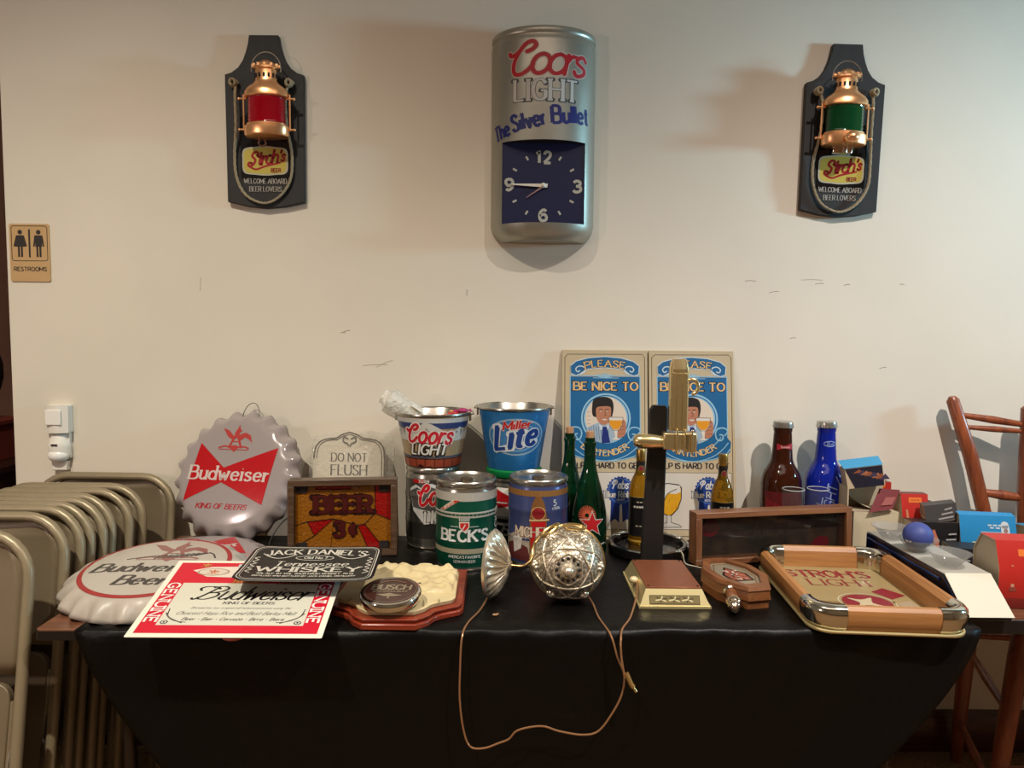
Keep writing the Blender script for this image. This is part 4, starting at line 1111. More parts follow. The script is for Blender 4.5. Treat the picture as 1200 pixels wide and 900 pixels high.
# ================================================================ the two bartender signs
def bar_sign(label, loc, rotz):
    t = thing('bartender_sign', label, 'sign', loc, (R(-8.5), 0, rotz), 'bartender signs')
    W, H = .278, .612
    G().box((0, .006, H / 2), (W, .012, H)).build('panel', mat('sign_cream', (178, 161, 130), .5, noise=.03), t, bevel=.0015)
    a = Art(); blu, lb, crm, kk = (20, 98, 150), (150, 196, 220), (218, 190, 164), (34, 26, 24)
    S = lambda x, y: ((x - 265) / 400 * W, (947 - y) / 872 * H)
    SP = lambda *p: [S(*q) for q in p]
    u1 = W / 400
    a.stroke([S(*p) for p in ((78, 110), (92, 96), (440, 94), (452, 108), (452, 900), (440, 930), (90, 930), (78, 918))], 2.5 * u1, kk, 1, closed=True)
    # main blue field, shaped foot
    a.poly(SP((105, 200), (428, 200), (428, 478), (446, 500), (440, 545), (415, 570), (330, 582), (205, 582), (120, 570), (100, 545), (98, 505), (105, 480)), blu, 2)
    a.stroke(SP((103, 196), (430, 196), (430, 478)), 4 * u1, lb, 3); a.stroke(SP((103, 196), (103, 480)), 4 * u1, lb, 3)
    # banner with scroll ends
    a.poly(SP((106, 185), (104, 150), (130, 128), (190, 112), (265, 106), (340, 112), (400, 128), (427, 150), (424, 188), (400, 196), (378, 186), (355, 166), (265, 156), (180, 166), (152, 186), (130, 196)), blu, 4)
    a.stroke(SP((106, 185), (104, 150), (130, 128), (190, 112), (265, 106), (340, 112), (400, 128), (427, 150), (424, 188), (400, 196), (378, 186), (355, 166), (265, 158), (180, 166), (152, 186), (130, 196)), 4 * u1, (206, 220, 226), 5, closed=True)
    for s_ in (-1, 1):
        a.stroke([S(265 + s_ * q[0], q[1]) for q in ((115, 190), (92, 175), (100, 155), (122, 152), (136, 165), (128, 178), (116, 172))], 5 * u1, (206, 220, 226), 6, sm=5)
    a.text('PLEASE', 0, S(0, 150)[1] - 3 * u1, 30 * u1, (232, 190, 130), 7, w=.2, lo=.55, serif=.13, fit=182 * u1, outline=(kk, .1), warp=arc_warp(0, S(0, 150)[1] - 420 * u1, 415 * u1))
    for q in range(-3, 4):
        a.poly([S(268 + q * 5, 206), S(268 + q * 15 - 6, 196 - (3 - abs(q)) * 4), S(268 + q * 17 + 3, 190 - (3 - abs(q)) * 3), S(268 + q * 5 + 6, 206)], lb, 4)
    a.stroke(SP((210, 206), (330, 206)), 3 * u1, lb, 4)
    a.text('BE NICE TO', 0.003, S(0, 262)[1], 36 * u1, (234, 190, 132), 4, w=.24, lo=.55, serif=.13, fit=298 * u1, outline=(kk, .12))
    # oval
    ox, oy = S(270, 393)
    a.ell(ox, oy, 116 * u1, 116 * u1 * H / W * 400 / 872, lb, 3, 48)
    a.ell(ox, oy, 108 * u1, 108 * u1 * H / W * 400 / 872, blu, 4, 48)
    a.ell(ox, oy, 103 * u1, 103 * u1 * H / W * 400 / 872, lb, 5, 48)
    a.ell(ox, oy, 96 * u1, 99 * u1 * H / W * 400 / 872, (224, 206, 186), 6, 48)
    skin = (186, 124, 94)
    a.poly(SP((180, 440), (205, 425), (232, 414), (275, 420), (300, 440), (320, 490), (290, 505), (250, 508), (205, 490), (180, 455)), (160, 180, 196), 7)   # shirt
    for q in range(9): a.stroke(SP((190 + q * 11, 432 - (q % 3) * 3), (196 + q * 11, 492)), 2.2 * u1, (70, 86, 110), 8)
    a.poly(SP((236, 418), (262, 436), (286, 420), (280, 445), (262, 440), (244, 448)), (206, 214, 220), 9)
    a.poly(SP((254, 432), (274, 432), (290, 505), (250, 508)), (24, 44, 118), 10)
    a.poly(smooth_path(SP((206, 335), (212, 308), (240, 295), (275, 295), (300, 310), (306, 345), (300, 378), (292, 385), (222, 388), (206, 372)), 3, True), (30, 24, 22), 9)
    a.poly(smooth_path(SP((226, 345), (250, 338), (285, 338), (294, 350), (292, 385), (282, 412), (262, 424), (244, 418), (230, 400), (224, 375)), 3, True), skin, 10)
    for ex in (247, 276):
        a.stroke(SP((ex - 9, 352), (ex + 8, 352)), 3.4 * u1, kk, 11); a.ell(*S(ex, 361), 4.5 * u1, 3 * u1, (230, 220, 208), 11, 10); a.ell(*S(ex, 361), 2 * u1, 2.4 * u1, kk, 12, 8)
    a.stroke(SP((264, 358), (270, 380), (260, 382)), 2.2 * u1, kk, 11)
    a.poly(SP((250, 394), (278, 394), (270, 402), (258, 402)), (236, 226, 214), 11); a.stroke(SP((247, 392), (264, 397), (282, 392)), 2 * u1, (130, 50, 40), 12)
    # hand and glass
    a.poly(smooth_path(SP((325, 410), (345, 398), (360, 405), (364, 430), (358, 470), (335, 482), (318, 470)), 3, True), skin, 11)
    for q in range(4): a.stroke(SP((332, 415 + 16 * q), (358, 410 + 17 * q)), 2 * u1, (120, 70, 52), 12)
    a.poly(SP((282, 388), (350, 388), (346, 425), (328, 448), (304, 448), (286, 425)), (222, 216, 204), 12)
    a.poly(SP((285, 402), (347, 402), (343, 424), (327, 444), (305, 444), (289, 424)), (226, 150, 28), 13)
    a.stroke(SP((282, 388), (350, 388), (346, 425), (328, 448), (304, 448), (286, 425)), 2 * u1, kk, 14, closed=True)
    a.poly(SP((308, 448), (324, 448), (322, 480), (334, 492), (298, 492), (312, 480)), (222, 216, 204), 12)
    for q in range(4): a.stroke(SP((183, 365 + 18 * q), (196, 365 + 18 * q)), 4 * u1, (196, 160, 140), 7)
    # lower banner and wording
    bp = [S(265 + 178 * math.sin(R(q)), 400 + 168 * math.cos(R(q))) for q in range(-62, 63, 8)]
    a.stroke(bp, 46 * u1, lb, 7); a.stroke(bp, 38 * u1, blu, 8)
    for s_ in (-1, 1):
        a.stroke([S(265 + s_ * q[0], q[1]) for q in ((150, 470), (165, 450), (150, 435), (120, 438), (108, 462), (118, 490), (140, 488), (142, 468), (126, 465))], 6 * u1, lb, 9, sm=5)
        a.stroke([S(265 + s_ * q[0], q[1]) for q in ((175, 530), (150, 560), (90, 580), (30, 590))], 4 * u1, lb, 9, sm=5)
    def bwarp(p):
        ang = p[0] / (170 * u1)
        rr_ = 174 * u1 - (p[1])
        cx_, cy_ = S(265, 400)
        return (cx_ + rr_ * math.sin(ang), cy_ - rr_ * math.cos(ang) * .96)
    a.text('BARTENDER', 0, 0, 27 * u1, (232, 196, 140), 10, w=.2, lo=.6, serif=.12, fit=236 * u1, outline=(kk, .08), warp=bwarp)
    a.text('HELP IS HARD TO GET', 0, S(0, 622)[1], 25 * u1, (38, 34, 44), 2, w=.24, lo=.7, fit=340 * u1)
    # lower white panel: glass and ribbon badge
    a.rect(*S(84, 900), *S(446, 640), (50, 44, 40), 2); a.rect(*S(86, 898), *S(444, 642), (214, 204, 190), 3)
    a.poly(SP((88, 708), (100, 696), (150, 688), (200, 694), (214, 708), (212, 760), (196, 805), (168, 835), (150, 840), (128, 830), (100, 790), (90, 750)), kk, 4)
    a.poly(SP((93, 712), (150, 694), (209, 710), (208, 760), (192, 802), (166, 830), (150, 835), (130, 825), (104, 788), (94, 750)), (224, 160, 24), 5)
    a.poly(SP((93, 745), (92, 712), (110, 700), (150, 692), (205, 700), (209, 728), (185, 738), (150, 735), (135, 760), (122, 790), (112, 770), (104, 745)), (220, 212, 200), 6)
    a.stroke(SP((104, 745), (112, 770), (122, 790), (135, 760), (150, 735), (190, 715)), 3.5 * u1, kk, 7, sm=3)
    for q in range(14): a.ell(*S(random.uniform(135, 195), random.uniform(750, 815)), 1.8 * u1, 1.8 * u1, (120, 70, 20), 7, 6)
    a.poly(SP((144, 836), (162, 836), (162, 868), (200, 880), (200, 886), (100, 886), (100, 880), (144, 868)), (206, 200, 190), 5)
    a.stroke(SP((144, 836), (144, 866), (104, 880), (96, 890), (210, 888), (200, 878), (162, 866), (162, 836)), 2.4 * u1, kk, 6)
    for sx in (-1, 1):
        a.poly(SP((338 + sx * 4, 770), (338 + sx * 45, 760), (338 + sx * 50, 868), (338 + sx * 28, 852), (338 + sx * 8, 868)), (22, 48, 122), 4)
    bx_, by_ = S(338, 724)
    sc_ = []
    for q in range(96):
        r_ = (66 if (q // 2) % 2 else 61) * u1
        sc_.append((bx_ + r_ * math.cos(R(q * 3.75)), by_ + r_ * math.sin(R(q * 3.75)) * 1.02))
    a.poly(sc_, (22, 62, 140), 5); a.stroke(circle(bx_, by_, 55 * u1, 56 * u1, 40), 1.6 * u1, (140, 170, 200), 6, closed=True)
    a.text('[abst', bx_ + .002, by_ + 10 * u1, 36 * u1, (224, 218, 208), 7, w=.15, slant=.2, fit=88 * u1, ends=True)
    a.text('Blue Ribbon', bx_ - 0.0, by_ - 30 * u1, 27 * u1, (206, 200, 190), 8, w=.22, lo=.55, serif=.12, fit=150 * u1, outline=((24, 44, 96), .12))
    a.text('BEER', bx_, by_ - 46 * u1, 8 * u1, (220, 214, 204), 7, w=.2, fit=36 * u1)
    a.build('print', t, on_front(-.0002), rough=.42, eps=.00012)
    return t
bar_sign('blue and cream bartender sign leaning on the wall behind the green bottles', (.302, 2.232, .7465), R(.0))
bar_sign('blue and cream bartender sign leaning on the wall, right of its twin', (.586, 2.235, .7465), R(.3))

# ================================================================ bottles
def bottle(name, label, loc, prof, glassm, group, liquid=None, seg=40, rz=0):
    t = thing(name, label, 'bottle', loc, (0, 0, rz), group)
    G().lathe(prof, seg).build('glass_body', glassm, t)
    return t
dgreen = mat('green_bottle_glass', (10, 62, 34), .06, trans=.75, coat=.3, ior=1.3)
gp = [(.035, .006), (.045, 0), (.0505, .006), (.0525, .02), (.0525, .10), (.051, .13), (.046, .16), (.038, .195), (.028, .23), (.0205, .258), (.0170, .285), (.0165, .325), (.0185, .328), (.0185, .338), (.0150, .340), (.0148, .352)]
for lab, loc in (('big green bottle with red star, right one beside the silver globe', (.233, 2.085, .746)), ('big green corked bottle standing half behind the red star bottle', (.180, 2.176, .7465))):
    t = bottle('green_bottle', lab, loc, gp, dgreen, 'big green bottles')
    G().lathe([(.0112, .345), (.0125, .363), (.0125, .370), (.0, .371)], 20).build('cork', mat('cork', (172, 128, 92), .8, noise=.2, nscale=200), t)
    if 'right one' in lab:
        a = Art()
        for q in range(24):
            c_, s_ = math.cos(R(q * 15)), math.sin(R(q * 15))
            a.stroke([(-.012 + .006 * c_, .13 + .006 * s_), (-.012 + .028 * c_, .13 + .028 * s_)], .003, (190, 84, 56), 1)
        st = lambda r1, r2: [(.004 + (r1 if q % 2 == 0 else r2) * math.sin(R(36 * q)), .105 + (r1 if q % 2 == 0 else r2) * math.cos(R(36 * q))) for q in range(10)]
        a.poly(st(.041, .0175), (196, 190, 176), 2); a.poly(st(.036, .0145), (182, 28, 32), 3)
        a.stroke([(-.05, .045), (0, .04), (.05, .045)], .004, (196, 190, 176), 1)
        a.build('label_print', t, on_round(Rf(gp[3:11], .0525)), du=.008, dv=.01, eps=.0004)
amberl = mat('yellow_spirit_glass', (164, 118, 26), .05, trans=.75, coat=.3, ior=1.3)
gold = mat('gold_cap', (206, 168, 92), .28, 1.0)
sp = [(.028, 0), (.0325, .004), (.0335, .012), (.0335, .165), (.031, .185), (.024, .205), (.0155, .222), (.0125, .24), (.0125, .262), (.0135, .264)]
for lab, loc in (('gold capped amber spirit bottle half hidden behind the black tap post', (.398, 2.165, .7570)), ('gold capped amber spirit bottle behind the left end of the wooden shadow box', (.648, 2.15, .7465))):
    t = bottle('spirit_bottle', lab, loc, sp, amberl, 'small amber spirit bottles', seg=28)
    G().lathe([(.0138, .262), (.0142, .264), (.0142, .292), (.013, .295), (0, .295)], 24).build('screw_cap', gold, t)
    G().lathe([(.0134, .214), (.0132, .258)], 24, caps=False).build('neck_sleeve', mat('sleeve_black', (26, 20, 18), .4), t)
    a = Art()
    a.rect(-.055, .030, .055, .150, (16, 14, 14), 1); a.rect(-.055, .150, .055, .152, (160, 130, 70), 1)
    a.dashes(0, .136, .03, .004, (170, 160, 140), 2, 3); a.dashes(0, .121, .048, .006, (196, 190, 178), 2, 6)
    a.rect(-.055, .012, .055, .018, (180, 140, 60), 1); a.dashes(0, .062, .034, .004, (150, 140, 120), 2, 3)
    a.build('label_print', t, on_round(Rf(sp, .0335)), du=.008, eps=.0004, rough=.35)
    a = Art(); a.ell(0, .235, .008, .010, (132, 40, 46), 1, 16); a.stroke(circle(0, .235, .008, .010, 16), .001, (180, 150, 100), 2, closed=True)
    a.build('neck_badge', t, on_round(Rf([(.0138, .2), (.0138, .26)], .0138)), du=.004, eps=.0003)
bp_ = [(.045, .006), (.055, 0), (.0605, .008), (.062, .03), (.062, .185), (.0605, .202), (.055, .222), (.045, .240), (.0365, .254), (.0325, .268), (.0300, .30), (.0278, .345), (.0268, .354), (.0288, .358), (.0288, .370)]
crown = mat('crown_silver', (186, 184, 176), .3, .9)
def big_bottle(lab, loc, gm, art, name='long_neck_bottle'):
    t = bottle(name, lab, loc, bp_, gm, 'oversized long neck bottles', seg=48)
    CR = lambda i, j: .0272 + .0035 * [1.12, 1.0, .9, .6, -7.75][j] + (.001 * math.cos(21 * 2 * PI * i / 126) if j == 0 else 0)
    g = G().grid(lambda i, j: (CR(i, j) * math.sin(2 * PI * i / 126), -CR(i, j) * math.cos(2 * PI * i / 126), [.368, .376, .382, .386, .387][j]), 126, 5, cu=True)
    g.build('crown_cap', crown, t, sharp=60)
    art.build('label_print', t, on_round(Rf(bp_, .062)), du=.008, dv=.01, eps=.0004)
    return t
a = Art(); pk = (176, 40, 56)
a.poly([(-.058, .318), (-.012, .312), (.052, .320), (.052, .300), (-.012, .305), (-.058, .297)], pk, 1)
a.text('Budweiser', 0, .3055, .006, (220, 190, 180), 2, w=.2, fit=.06)
a.rect(-.075, .03, .075, .17, (96, 20, 22), 1); a.poly([(-.07, .15), (0, .12), (.07, .15), (.07, .06), (0, .09), (-.07, .06)], (124, 24, 28), 2); a.text('Budweiser', 0, .10, .018, (220, 210, 200), 3, w=.18, fit=.12)
big_bottle('oversized brown glass bottle with silver crown cap behind the shadow box', (.860, 2.235, .7465), mat('brown_bottle_glass', (62, 26, 12), .05, trans=.45, coat=.3, ior=1.3), a)
a = Art(); lb2 = (150, 168, 206)
a.stroke(circle(0, .318, .020 * 2, .008, 24), .0025, lb2, 1, closed=True); a.text('Bud', 0, .314, .009, lb2, 2, w=.18, slant=.3, fit=.04)
a.text('LIGHT', .006, .14, .030, lb2, 1, w=.13, rot=R(80), slant=.15, fit=.10); a.stroke([(.012, .22), (.022, .19), (.024, .14), (.01, .08)], .003, lb2, 1, sm=5)
a.text('Bud', -.028, .10, .026, lb2, 1, w=.16, rot=R(80), slant=.2)
big_bottle('oversized cobalt blue glass bottle with silver crown cap beside the brown one', (1.003, 2.245, .7465), mat('blue_bottle_glass', (18, 38, 150), .05, trans=.35, coat=.3, ior=1.3), a)
clear = mat('clear_glass', (90, 92, 90), .03, alpha=.10, spec=1.0)
for lab, loc in (('clear beer glass standing before the brown bottle', (.862, 2.140, .7465)), ('clear beer glass with small print standing before the blue bottle', (.942, 2.150, .7465))):
    t = thing('beer_glass', lab, 'glass', loc, (0, 0, 0), 'clear beer glasses')
    G().lathe([(0, 0), (.022, 0), (.026, .006), (.029, .10), (.0335, .14), (.0335, .180), (.0325, .190), (.0310, .190), (.0320, .180), (.0320, .14), (.0275, .10), (.022, .014), (0, .012)], 36, caps=False).build('glass_body', clear, t)
    G().tube([(.0318 * math.cos(R(q)), .0318 * math.sin(R(q)), .190) for q in range(0, 360, 12)], .0011, 6, closed=True).build('rim', mat('glass_rim', (226, 228, 224), .08, alpha=.55, spec=1.0), t)
    if 'print' in lab:
        a = Art(); a.stroke([(-.01, .11), (.0, .17)], .002, (180, 190, 210), 1); a.text('LIGHT', .006, .12, .012, (190, 196, 210), 1, w=.15, rot=R(80), fit=.05)
        a.build('print', t, on_round(Rf([(.0295, .1), (.034, .14), (.034, .19)], .036)), du=.006, eps=.0004)

# ================================================================ black ashtray, tap post
t = thing('round_ashtray', 'wide black round tray with chrome rim and gold letters under the tap post', 'ashtray', (.418, 2.118, .7465))
G().lathe([(0, 0), (.115, 0), (.121, .006), (.121, .026), (.117, .029), (.104, .029), (.098, .012), (0, .010)], 56).build('tray_body', mat('enamel_black', (18, 16, 15), .18, coat=.4), t)
G().lathe([(.119, .026), (.1225, .029), (.119, .032), (.116, .029), (.119, .026)], 56, caps=False).build('chrome_rim', chrome, t)
g = G()
for q in (20, 140, 260): g.box((.108 * math.cos(R(q)), .108 * math.sin(R(q)), .030), (.018, .014, .006), M=None)
g.build('rest_clip', chrome, t, bevel=.002)
a = Art(); a.text('HOP', -.018, .009, .010, (176, 150, 100), 1, w=.2, serif=.1, fit=.024); a.text('HOP', .10, .009, .010, (120, 104, 72), 1, w=.2, serif=.1, fit=.024)
a.build('lettering', t, on_round(Rf([(.1215, 0), (.1215, .03)], .1215)), du=.008)
G().tube(smooth_path([(.07, -.095, .034), (.075, -.125, .03), (.082, -.13, .005), (.11, -.15, .002), (.13, -.17, .002)], 6), .0018, 6).build('thin_cord', mat('cord_pale', (170, 160, 140), .5), t)

brass = mat('polished_brass', (236, 214, 160), .22, .93)
t = thing('tap_lamp', 'tall black post carrying a polished brass bar tap, in the middle of the table', 'beer tap', (.394, 1.955, .7462), (0, R(1.6), R(-6)))
blackp = mat('post_black', (22, 18, 16), .55, noise=.2, nscale=20)
G().prism([(-.031, 0), (.031, 0), (.027, .25), (.024, .455), (.018, .462), (-.018, .462), (-.025, .45), (-.027, .25)], -.012, .012, M=MY).build('post', blackp, t, bevel=.003)
G().box((0, 0, .004), (.09, .044, .008)).build('foot', blackp, t, bevel=.003)
T = Matrix.Translation((.048, -.050, .352)) @ Matrix.Rotation(R(-1.5), 4, 'Y')
g = G()
g.prism(rrect(-.025, -.022, .025, .022, .010, 3), .050, .215, M=T)
g.prism(rrect(-.025, -.022, .025, .022, .010, 3), .215, .242, M=T, inset=.007)
g.build('brass_sleeve', brass, t, bevel=.003)
for s_ in (-1, 0, 1): G().prism(rrect(s_ * .0150 - .0060, .055, s_ * .0150 + .0060, .205, .004, 3), 0, .003, M=T @ Matrix.Translation((0, -.022, 0)) @ Matrix.Rotation(R(90), 4, 'X')).build('sleeve_flute', brass, t, bevel=.001)
G().box((-.004, 0, .022), (.070, .052, .046), M=T).box((.032, -.004, .020), (.034, .044, .052), M=T).build('clasp', brass, t, bevel=.004)
g = G()
for q in range(3): g.box((-.004 + .020 * q, -.028, .022), (.005, .012, .066), M=T)
g.build('clasp_bar', brass, t, bevel=.001)
G().tube([(.080 + .016 * math.cos(R(q)), -.045, .520 + .02 * math.sin(R(q))) for q in range(-90, 200, 15)], .005, 10).build('ring_catch', brass, t)
prof = [(.0, 0), (.012, .002), (.018, .010), (.021, .026), (.0205, .05), (.0175, .072), (.018, .082), (.021, .092), (.019, .104), (.012, .112)]
G().lathe(prof, 28, M=Matrix.Translation((-.070, -.050, .368)) @ Matrix.Rotation(R(90), 4, 'Y')).build('tap_handle', brass, t)
G().tube([(0, -.012, .362), (0, -.045, .362)], .010, 12).build('mount_stem', brass, t)

# ================================================================ wooden shadow box
oakd = wood('oak_box', (96, 58, 34), (138, 90, 56), 5, 0, .45)
oakv = wood('oak_box_upright', (96, 58, 34), (138, 90, 56), 5, 2, .45)
t = thing('shadow_box', 'long low wooden shadow box with dark glass behind the serving tray', 'display box', (.765, 2.045, .7478), (R(-2), 0, R(11)))
sw_, sh_, sd_ = .495, .150, .050
G().box((0, 0, sh_ - .008), (sw_, sd_, .016)).box((0, 0, .008), (sw_, sd_, .016)).build('rail', oakd, t, bevel=.0015)
for s_ in (-1, 1): G().box((s_ * (sw_ / 2 - .009), 0, sh_ / 2), (.018, sd_, sh_ - .032)).build('stile', oakv, t, bevel=.0015)
G().box((0, .02, sh_ / 2), (sw_ - .036, .008, sh_ - .032)).build('back_panel', mat('backing_dark', (64, 46, 30), .7, noise=.7, nscale=24), t)
G().box((0, -.012, sh_ / 2), (sw_ - .036, .003, sh_ - .032)).build('glass_pane', mat('dark_glass', (30, 26, 24), .06, alpha=.28, spec=.8), t)
a = Art(); dr2 = (150, 20, 40)
a.poly(smooth_path([(-.215, .085), (-.20, .115), (-.17, .118), (-.155, .10), (-.165, .08), (-.18, .072), (-.20, .074)], 4, True), dr2, 1)
a.poly(smooth_path([(.14, .03), (.16, .055), (.19, .055), (.20, .035), (.17, .02)], 4, True), dr2, 1)
a.poly([(-.09, .10), (.03, .13), (.02, .05), (-.05, .03)], (52, 44, 34), 1); a.text('Ale', -.02, .062, .04, (80, 66, 50), 2, w=.12, slant=.3, rot=.25)
for q in range(40): a.ell(random.uniform(-.22, .22), random.uniform(.02, .12), .0025, .0018, random.choice([(72, 52, 36), (60, 40, 32), (84, 70, 52)]), 1, 7)
a.stroke([(.06, .02), (.06, .13)], .003, (58, 46, 36), 1)
a.build('faded_print', t, on_front(.0155), rough=.5)

# ================================================================ bronze plate box, wooden tap plaque
t = thing('flat_case_lamp', 'flat reddish brown cased lamp with brass rims beside the wooden tap plaque', 'wall lamp', (.396, 1.785, .7470), (0, 0, R(0)))
brs2 = mat('pale_brass', (216, 200, 146), .42, .7)
leather = mat('copper_brown', (128, 74, 48), .38, .35, noise=.10, nscale=40)
G().prism([(-.087, -.125), (.087, -.125), (.087, .125), (-.087, .125)], 0, .006).build('base_flange', brs2, t)
G().prism([(-.084, -.122), (.084, -.122), (.084, .122), (-.084, .122)], .006, .042, inset=.016).build('bevelled_case', brs2, t)
G().prism([(-.067, -.104), (.067, -.104), (.067, .105), (-.067, .105)], .042, .046).build('top_plate', leather, t, bevel=.001)
g = G()
for x, y in ((-.060, -.096), (.060, -.096), (.060, .097), (-.060, .097)): g.lathe([(.003, .046), (.003, .0475), (0, .048)], 8, M=Matrix.Translation((x, y, 0)))
g.build('rivet', mat('rivet', (70, 44, 30), .5, .6), t)
a = Art(); eb = (84, 72, 44)
a.rect(-.060, .011, .060, .029, (128, 112, 70), 1)
a.stroke([(-.060, .010), (.060, .010), (.060, .028), (-.060, .028)], .0016, eb, 1, closed=True)
for cx_ in (-.032, .0, .032):
    for q in range(6):
        a.stroke([(cx_, .020), (cx_ + .015 * math.cos(R(60 * q + 20)), .020 + .007 * math.sin(R(60 * q + 20)))], .0030, (eb, (214, 200, 150))[q % 2], 2)
a.build('engraving', t, lambda u, v, e: Vector((u, -.122 + .016 * (v - .006) / .036 - e - .0004, v)), rough=.4)
G().ball((-.082, -.02, .034), (.012, .010, .009), 14, 8).build('switch_knob', mat('knob_ivory', (214, 196, 150), .3, .2), t)

t = thing('tap_plaque', 'wooden elongated octagon plaque with glass inset and tap knob between box and tray', 'plaque', (.572, 1.775, .7462), (0, 0, R(13)))
oakt = wood('oak_tap', (92, 52, 26), (128, 78, 42), 5, 1, .4)
oc = [(-.030, -.116), (.030, -.116), (.072, -.040), (.072, .040), (.030, .116), (-.030, .116), (-.072, .040), (-.072, -.040)]
sc_o = lambda k, kx=None: [(x * (kx or k), y * k) for x, y in oc]
G().prism(sc_o(.95), 0, .022).build('plinth', oakt, t)
G().prism(sc_o(1.0), .022, .046, inset=.003).build('case', oakt, t)
g = G()
b1, b2 = sc_o(1.0), sc_o(.76, .70)
vs = [(x, y, .046) for x, y in b1] + [(x * .95, y * .96, .055) for x, y in b1] + [(x, y, .055) for x, y in b2] + [(x, y, .044) for x, y in b2]
fs = [(k_ * 8 + i, k_ * 8 + (i + 1) % 8, (k_ + 1) * 8 + (i + 1) % 8, (k_ + 1) * 8 + i) for k_ in range(3) for i in range(8)]
g.add(vs, fs).build('moulding', oakt, t)
G().prism(sc_o(.765, .705), .0462, .0475).build('inset_panel', mat('inset_grey', (150, 138, 116), .2, .3), t)
a = Art()
a.stroke(sc_o(.66, .58), .004, (120, 96, 70), 1, closed=True)
a.poly([(-.028, -.05), (.028, -.05), (.034, 0), (0, .055), (-.034, 0)], (52, 40, 36), 1); a.poly([(-.022, -.044), (.022, -.044), (.027, 0), (0, .045), (-.027, 0)], (150, 84, 66), 2)
for q in range(40): a.ell(random.uniform(-.020, .020), random.uniform(-.042, .032), .003, .004, random.choice([(216, 210, 196), (190, 120, 90), (60, 50, 46)]), 3, 8)
a.build('picture', t, on_top(.0475), rough=.15)
M_ = Matrix.Translation((-.050, -.072, .030)) @ Matrix.Rotation(R(-24), 4, 'Z') @ Matrix.Rotation(R(98), 4, 'X')
G().lathe([(.012, 0), (.015, .006), (.013, .012), (.014, .022), (.016, .040), (.015, .046)], 24, M=M_).build('tap_barrel', oakt, t)
G().lathe([(.015, .044), (.0185, .048), (.0185, .054), (.014, .060), (.016, .066), (.013, .074), (.007, .079), (.008, .084), (0, .090)], 24, M=M_).build('tap_tip', mat('tap_steel_warm', (206, 184, 160), .18, 1.0), t)
G().lathe([(.016, -.001), (.019, .001), (.016, .004)], 24, M=M_, caps=False).build('tap_collar', chrome, t)

# ================================================================ serving tray of oak and chrome
oakx = wood('tray_oak_long', (136, 88, 46), (174, 122, 70), 4, 0, .45, .05)
oaky = wood('tray_oak_side', (136, 88, 46), (174, 122, 70), 4, 1, .45, .05)
t = thing('serving_tray', 'oak and chrome serving tray with printed mirror bottom at the right front', 'tray', (.856, 1.748, .7485), (0, 0, R(-4)))
TW, TL, RC = .178, .242, .062
G().prism(rrect(-TW + .006, -TL + .006, TW - .006, TL - .006, RC - .01, 8), 0, .006).build('tray_bottom', mat('tray_gold', (170, 148, 100), .35, .4), t)
sec = [(.012, .006), (.004, .020), (.0, .040), (.002, .054), (.010, .061), (.021, .061), (.031, .050), (.034, .032), (.034, .006)]   # rail section, 0 = outer face
def rail(p0, p1, nrm, m):
    g = G(); p0, p1, nrm = Vector(p0), Vector(p1), Vector(nrm)
    g.grid(lambda i, j: tuple((p0 if i == 0 else p1) + nrm * sec[j][0] + Vector((0, 0, sec[j][1]))), 2, len(sec))
    k_ = len(sec)
    g.f.append(list(range(k_))); g.m.append(0); g.f.append(list(range(k_, 2 * k_))[::-1]); g.m.append(0)
    return g.build('wood_rail', m, t, sharp=25)
rail((-TW + RC, -TL, 0), (TW - RC, -TL, 0), (0, 1, 0), oakx); rail((TW - RC, TL, 0), (-TW + RC, TL, 0), (0, -1, 0), oakx)
rail((-TW, TL - RC, 0), (-TW, -TL + RC, 0), (1, 0, 0), oaky); rail((TW, -TL + RC, 0), (TW, TL - RC, 0), (-1, 0, 0), oaky)
chr2 = mat('tray_chrome', (214, 208, 192), .13, 1.0)
for cx_, cy_, a0_ in ((TW - RC, TL - RC, 0), (-TW + RC, TL - RC, 90), (-TW + RC, -TL + RC, 180), (TW - RC, -TL + RC, 270)):
    def cf(i, j):
        d = sec[j][0] - (.0018 if j < 5 else -.0018); ext = .016
        if i == 0: q, e_ = 0, -ext
        elif i == 14: q, e_ = 90, ext
        else: q, e_ = (i - 1) / 12 * 90, 0
        c_, s_ = math.cos(R(a0_ + q)), math.sin(R(a0_ + q))
        r_ = RC - d
        return (cx_ + r_ * c_ - s_ * e_, cy_ + r_ * s_ + c_ * e_, sec[j][1] + .0012)
    G().grid(cf, 15, len(sec)).build('chrome_corner', chr2, t, sharp=60, fix=False)
G().tube([(x, y, .004) for x, y in rrect(-TW + .007, -TL + .007, TW - .007, TL - .007, RC - .008, 8)], .003, 8, closed=True).build('base_bead', brs2, t)
a = Art(); mar = (138, 34, 48)
a.rect(-.145, -.21, .145, .21, (168, 146, 100), 1)
a.poly([(-.12, -.2), (-.04, -.2), (-.02, -.06), (-.10, -.05)], (132, 104, 62), 2)
a.text("STROH'S", -.005, .125, .050, mar, 2, w=.2, lo=.55, serif=.12, fit=.215, outline=((186, 166, 120), .06))
a.text('LIGHT', .01, .060, .046, (132, 44, 50), 2, w=.14, lo=.55, serif=.12, fit=.165)
a.ell(.02, -.055, .058, .052, mar, 3, 32); a.stroke(circle(.02, -.055, .066, .060, 32), .003, (208, 196, 164), 3, closed=True)
a.poly([(.06, .02), (.10, .05), (.135, .0), (.09, -.03)], mar, 3)
a.poly([(.09, -.055), (.13, -.035), (.14, -.19), (.10, -.17)], (176, 158, 130), 2)
a.poly(smooth_path([(-.02, -.03), (.01, -.04), (.04, -.025), (.03, -.06), (.05, -.08), (.01, -.075), (-.015, -.09), (.0, -.06)], 3, True), (206, 186, 150), 5)
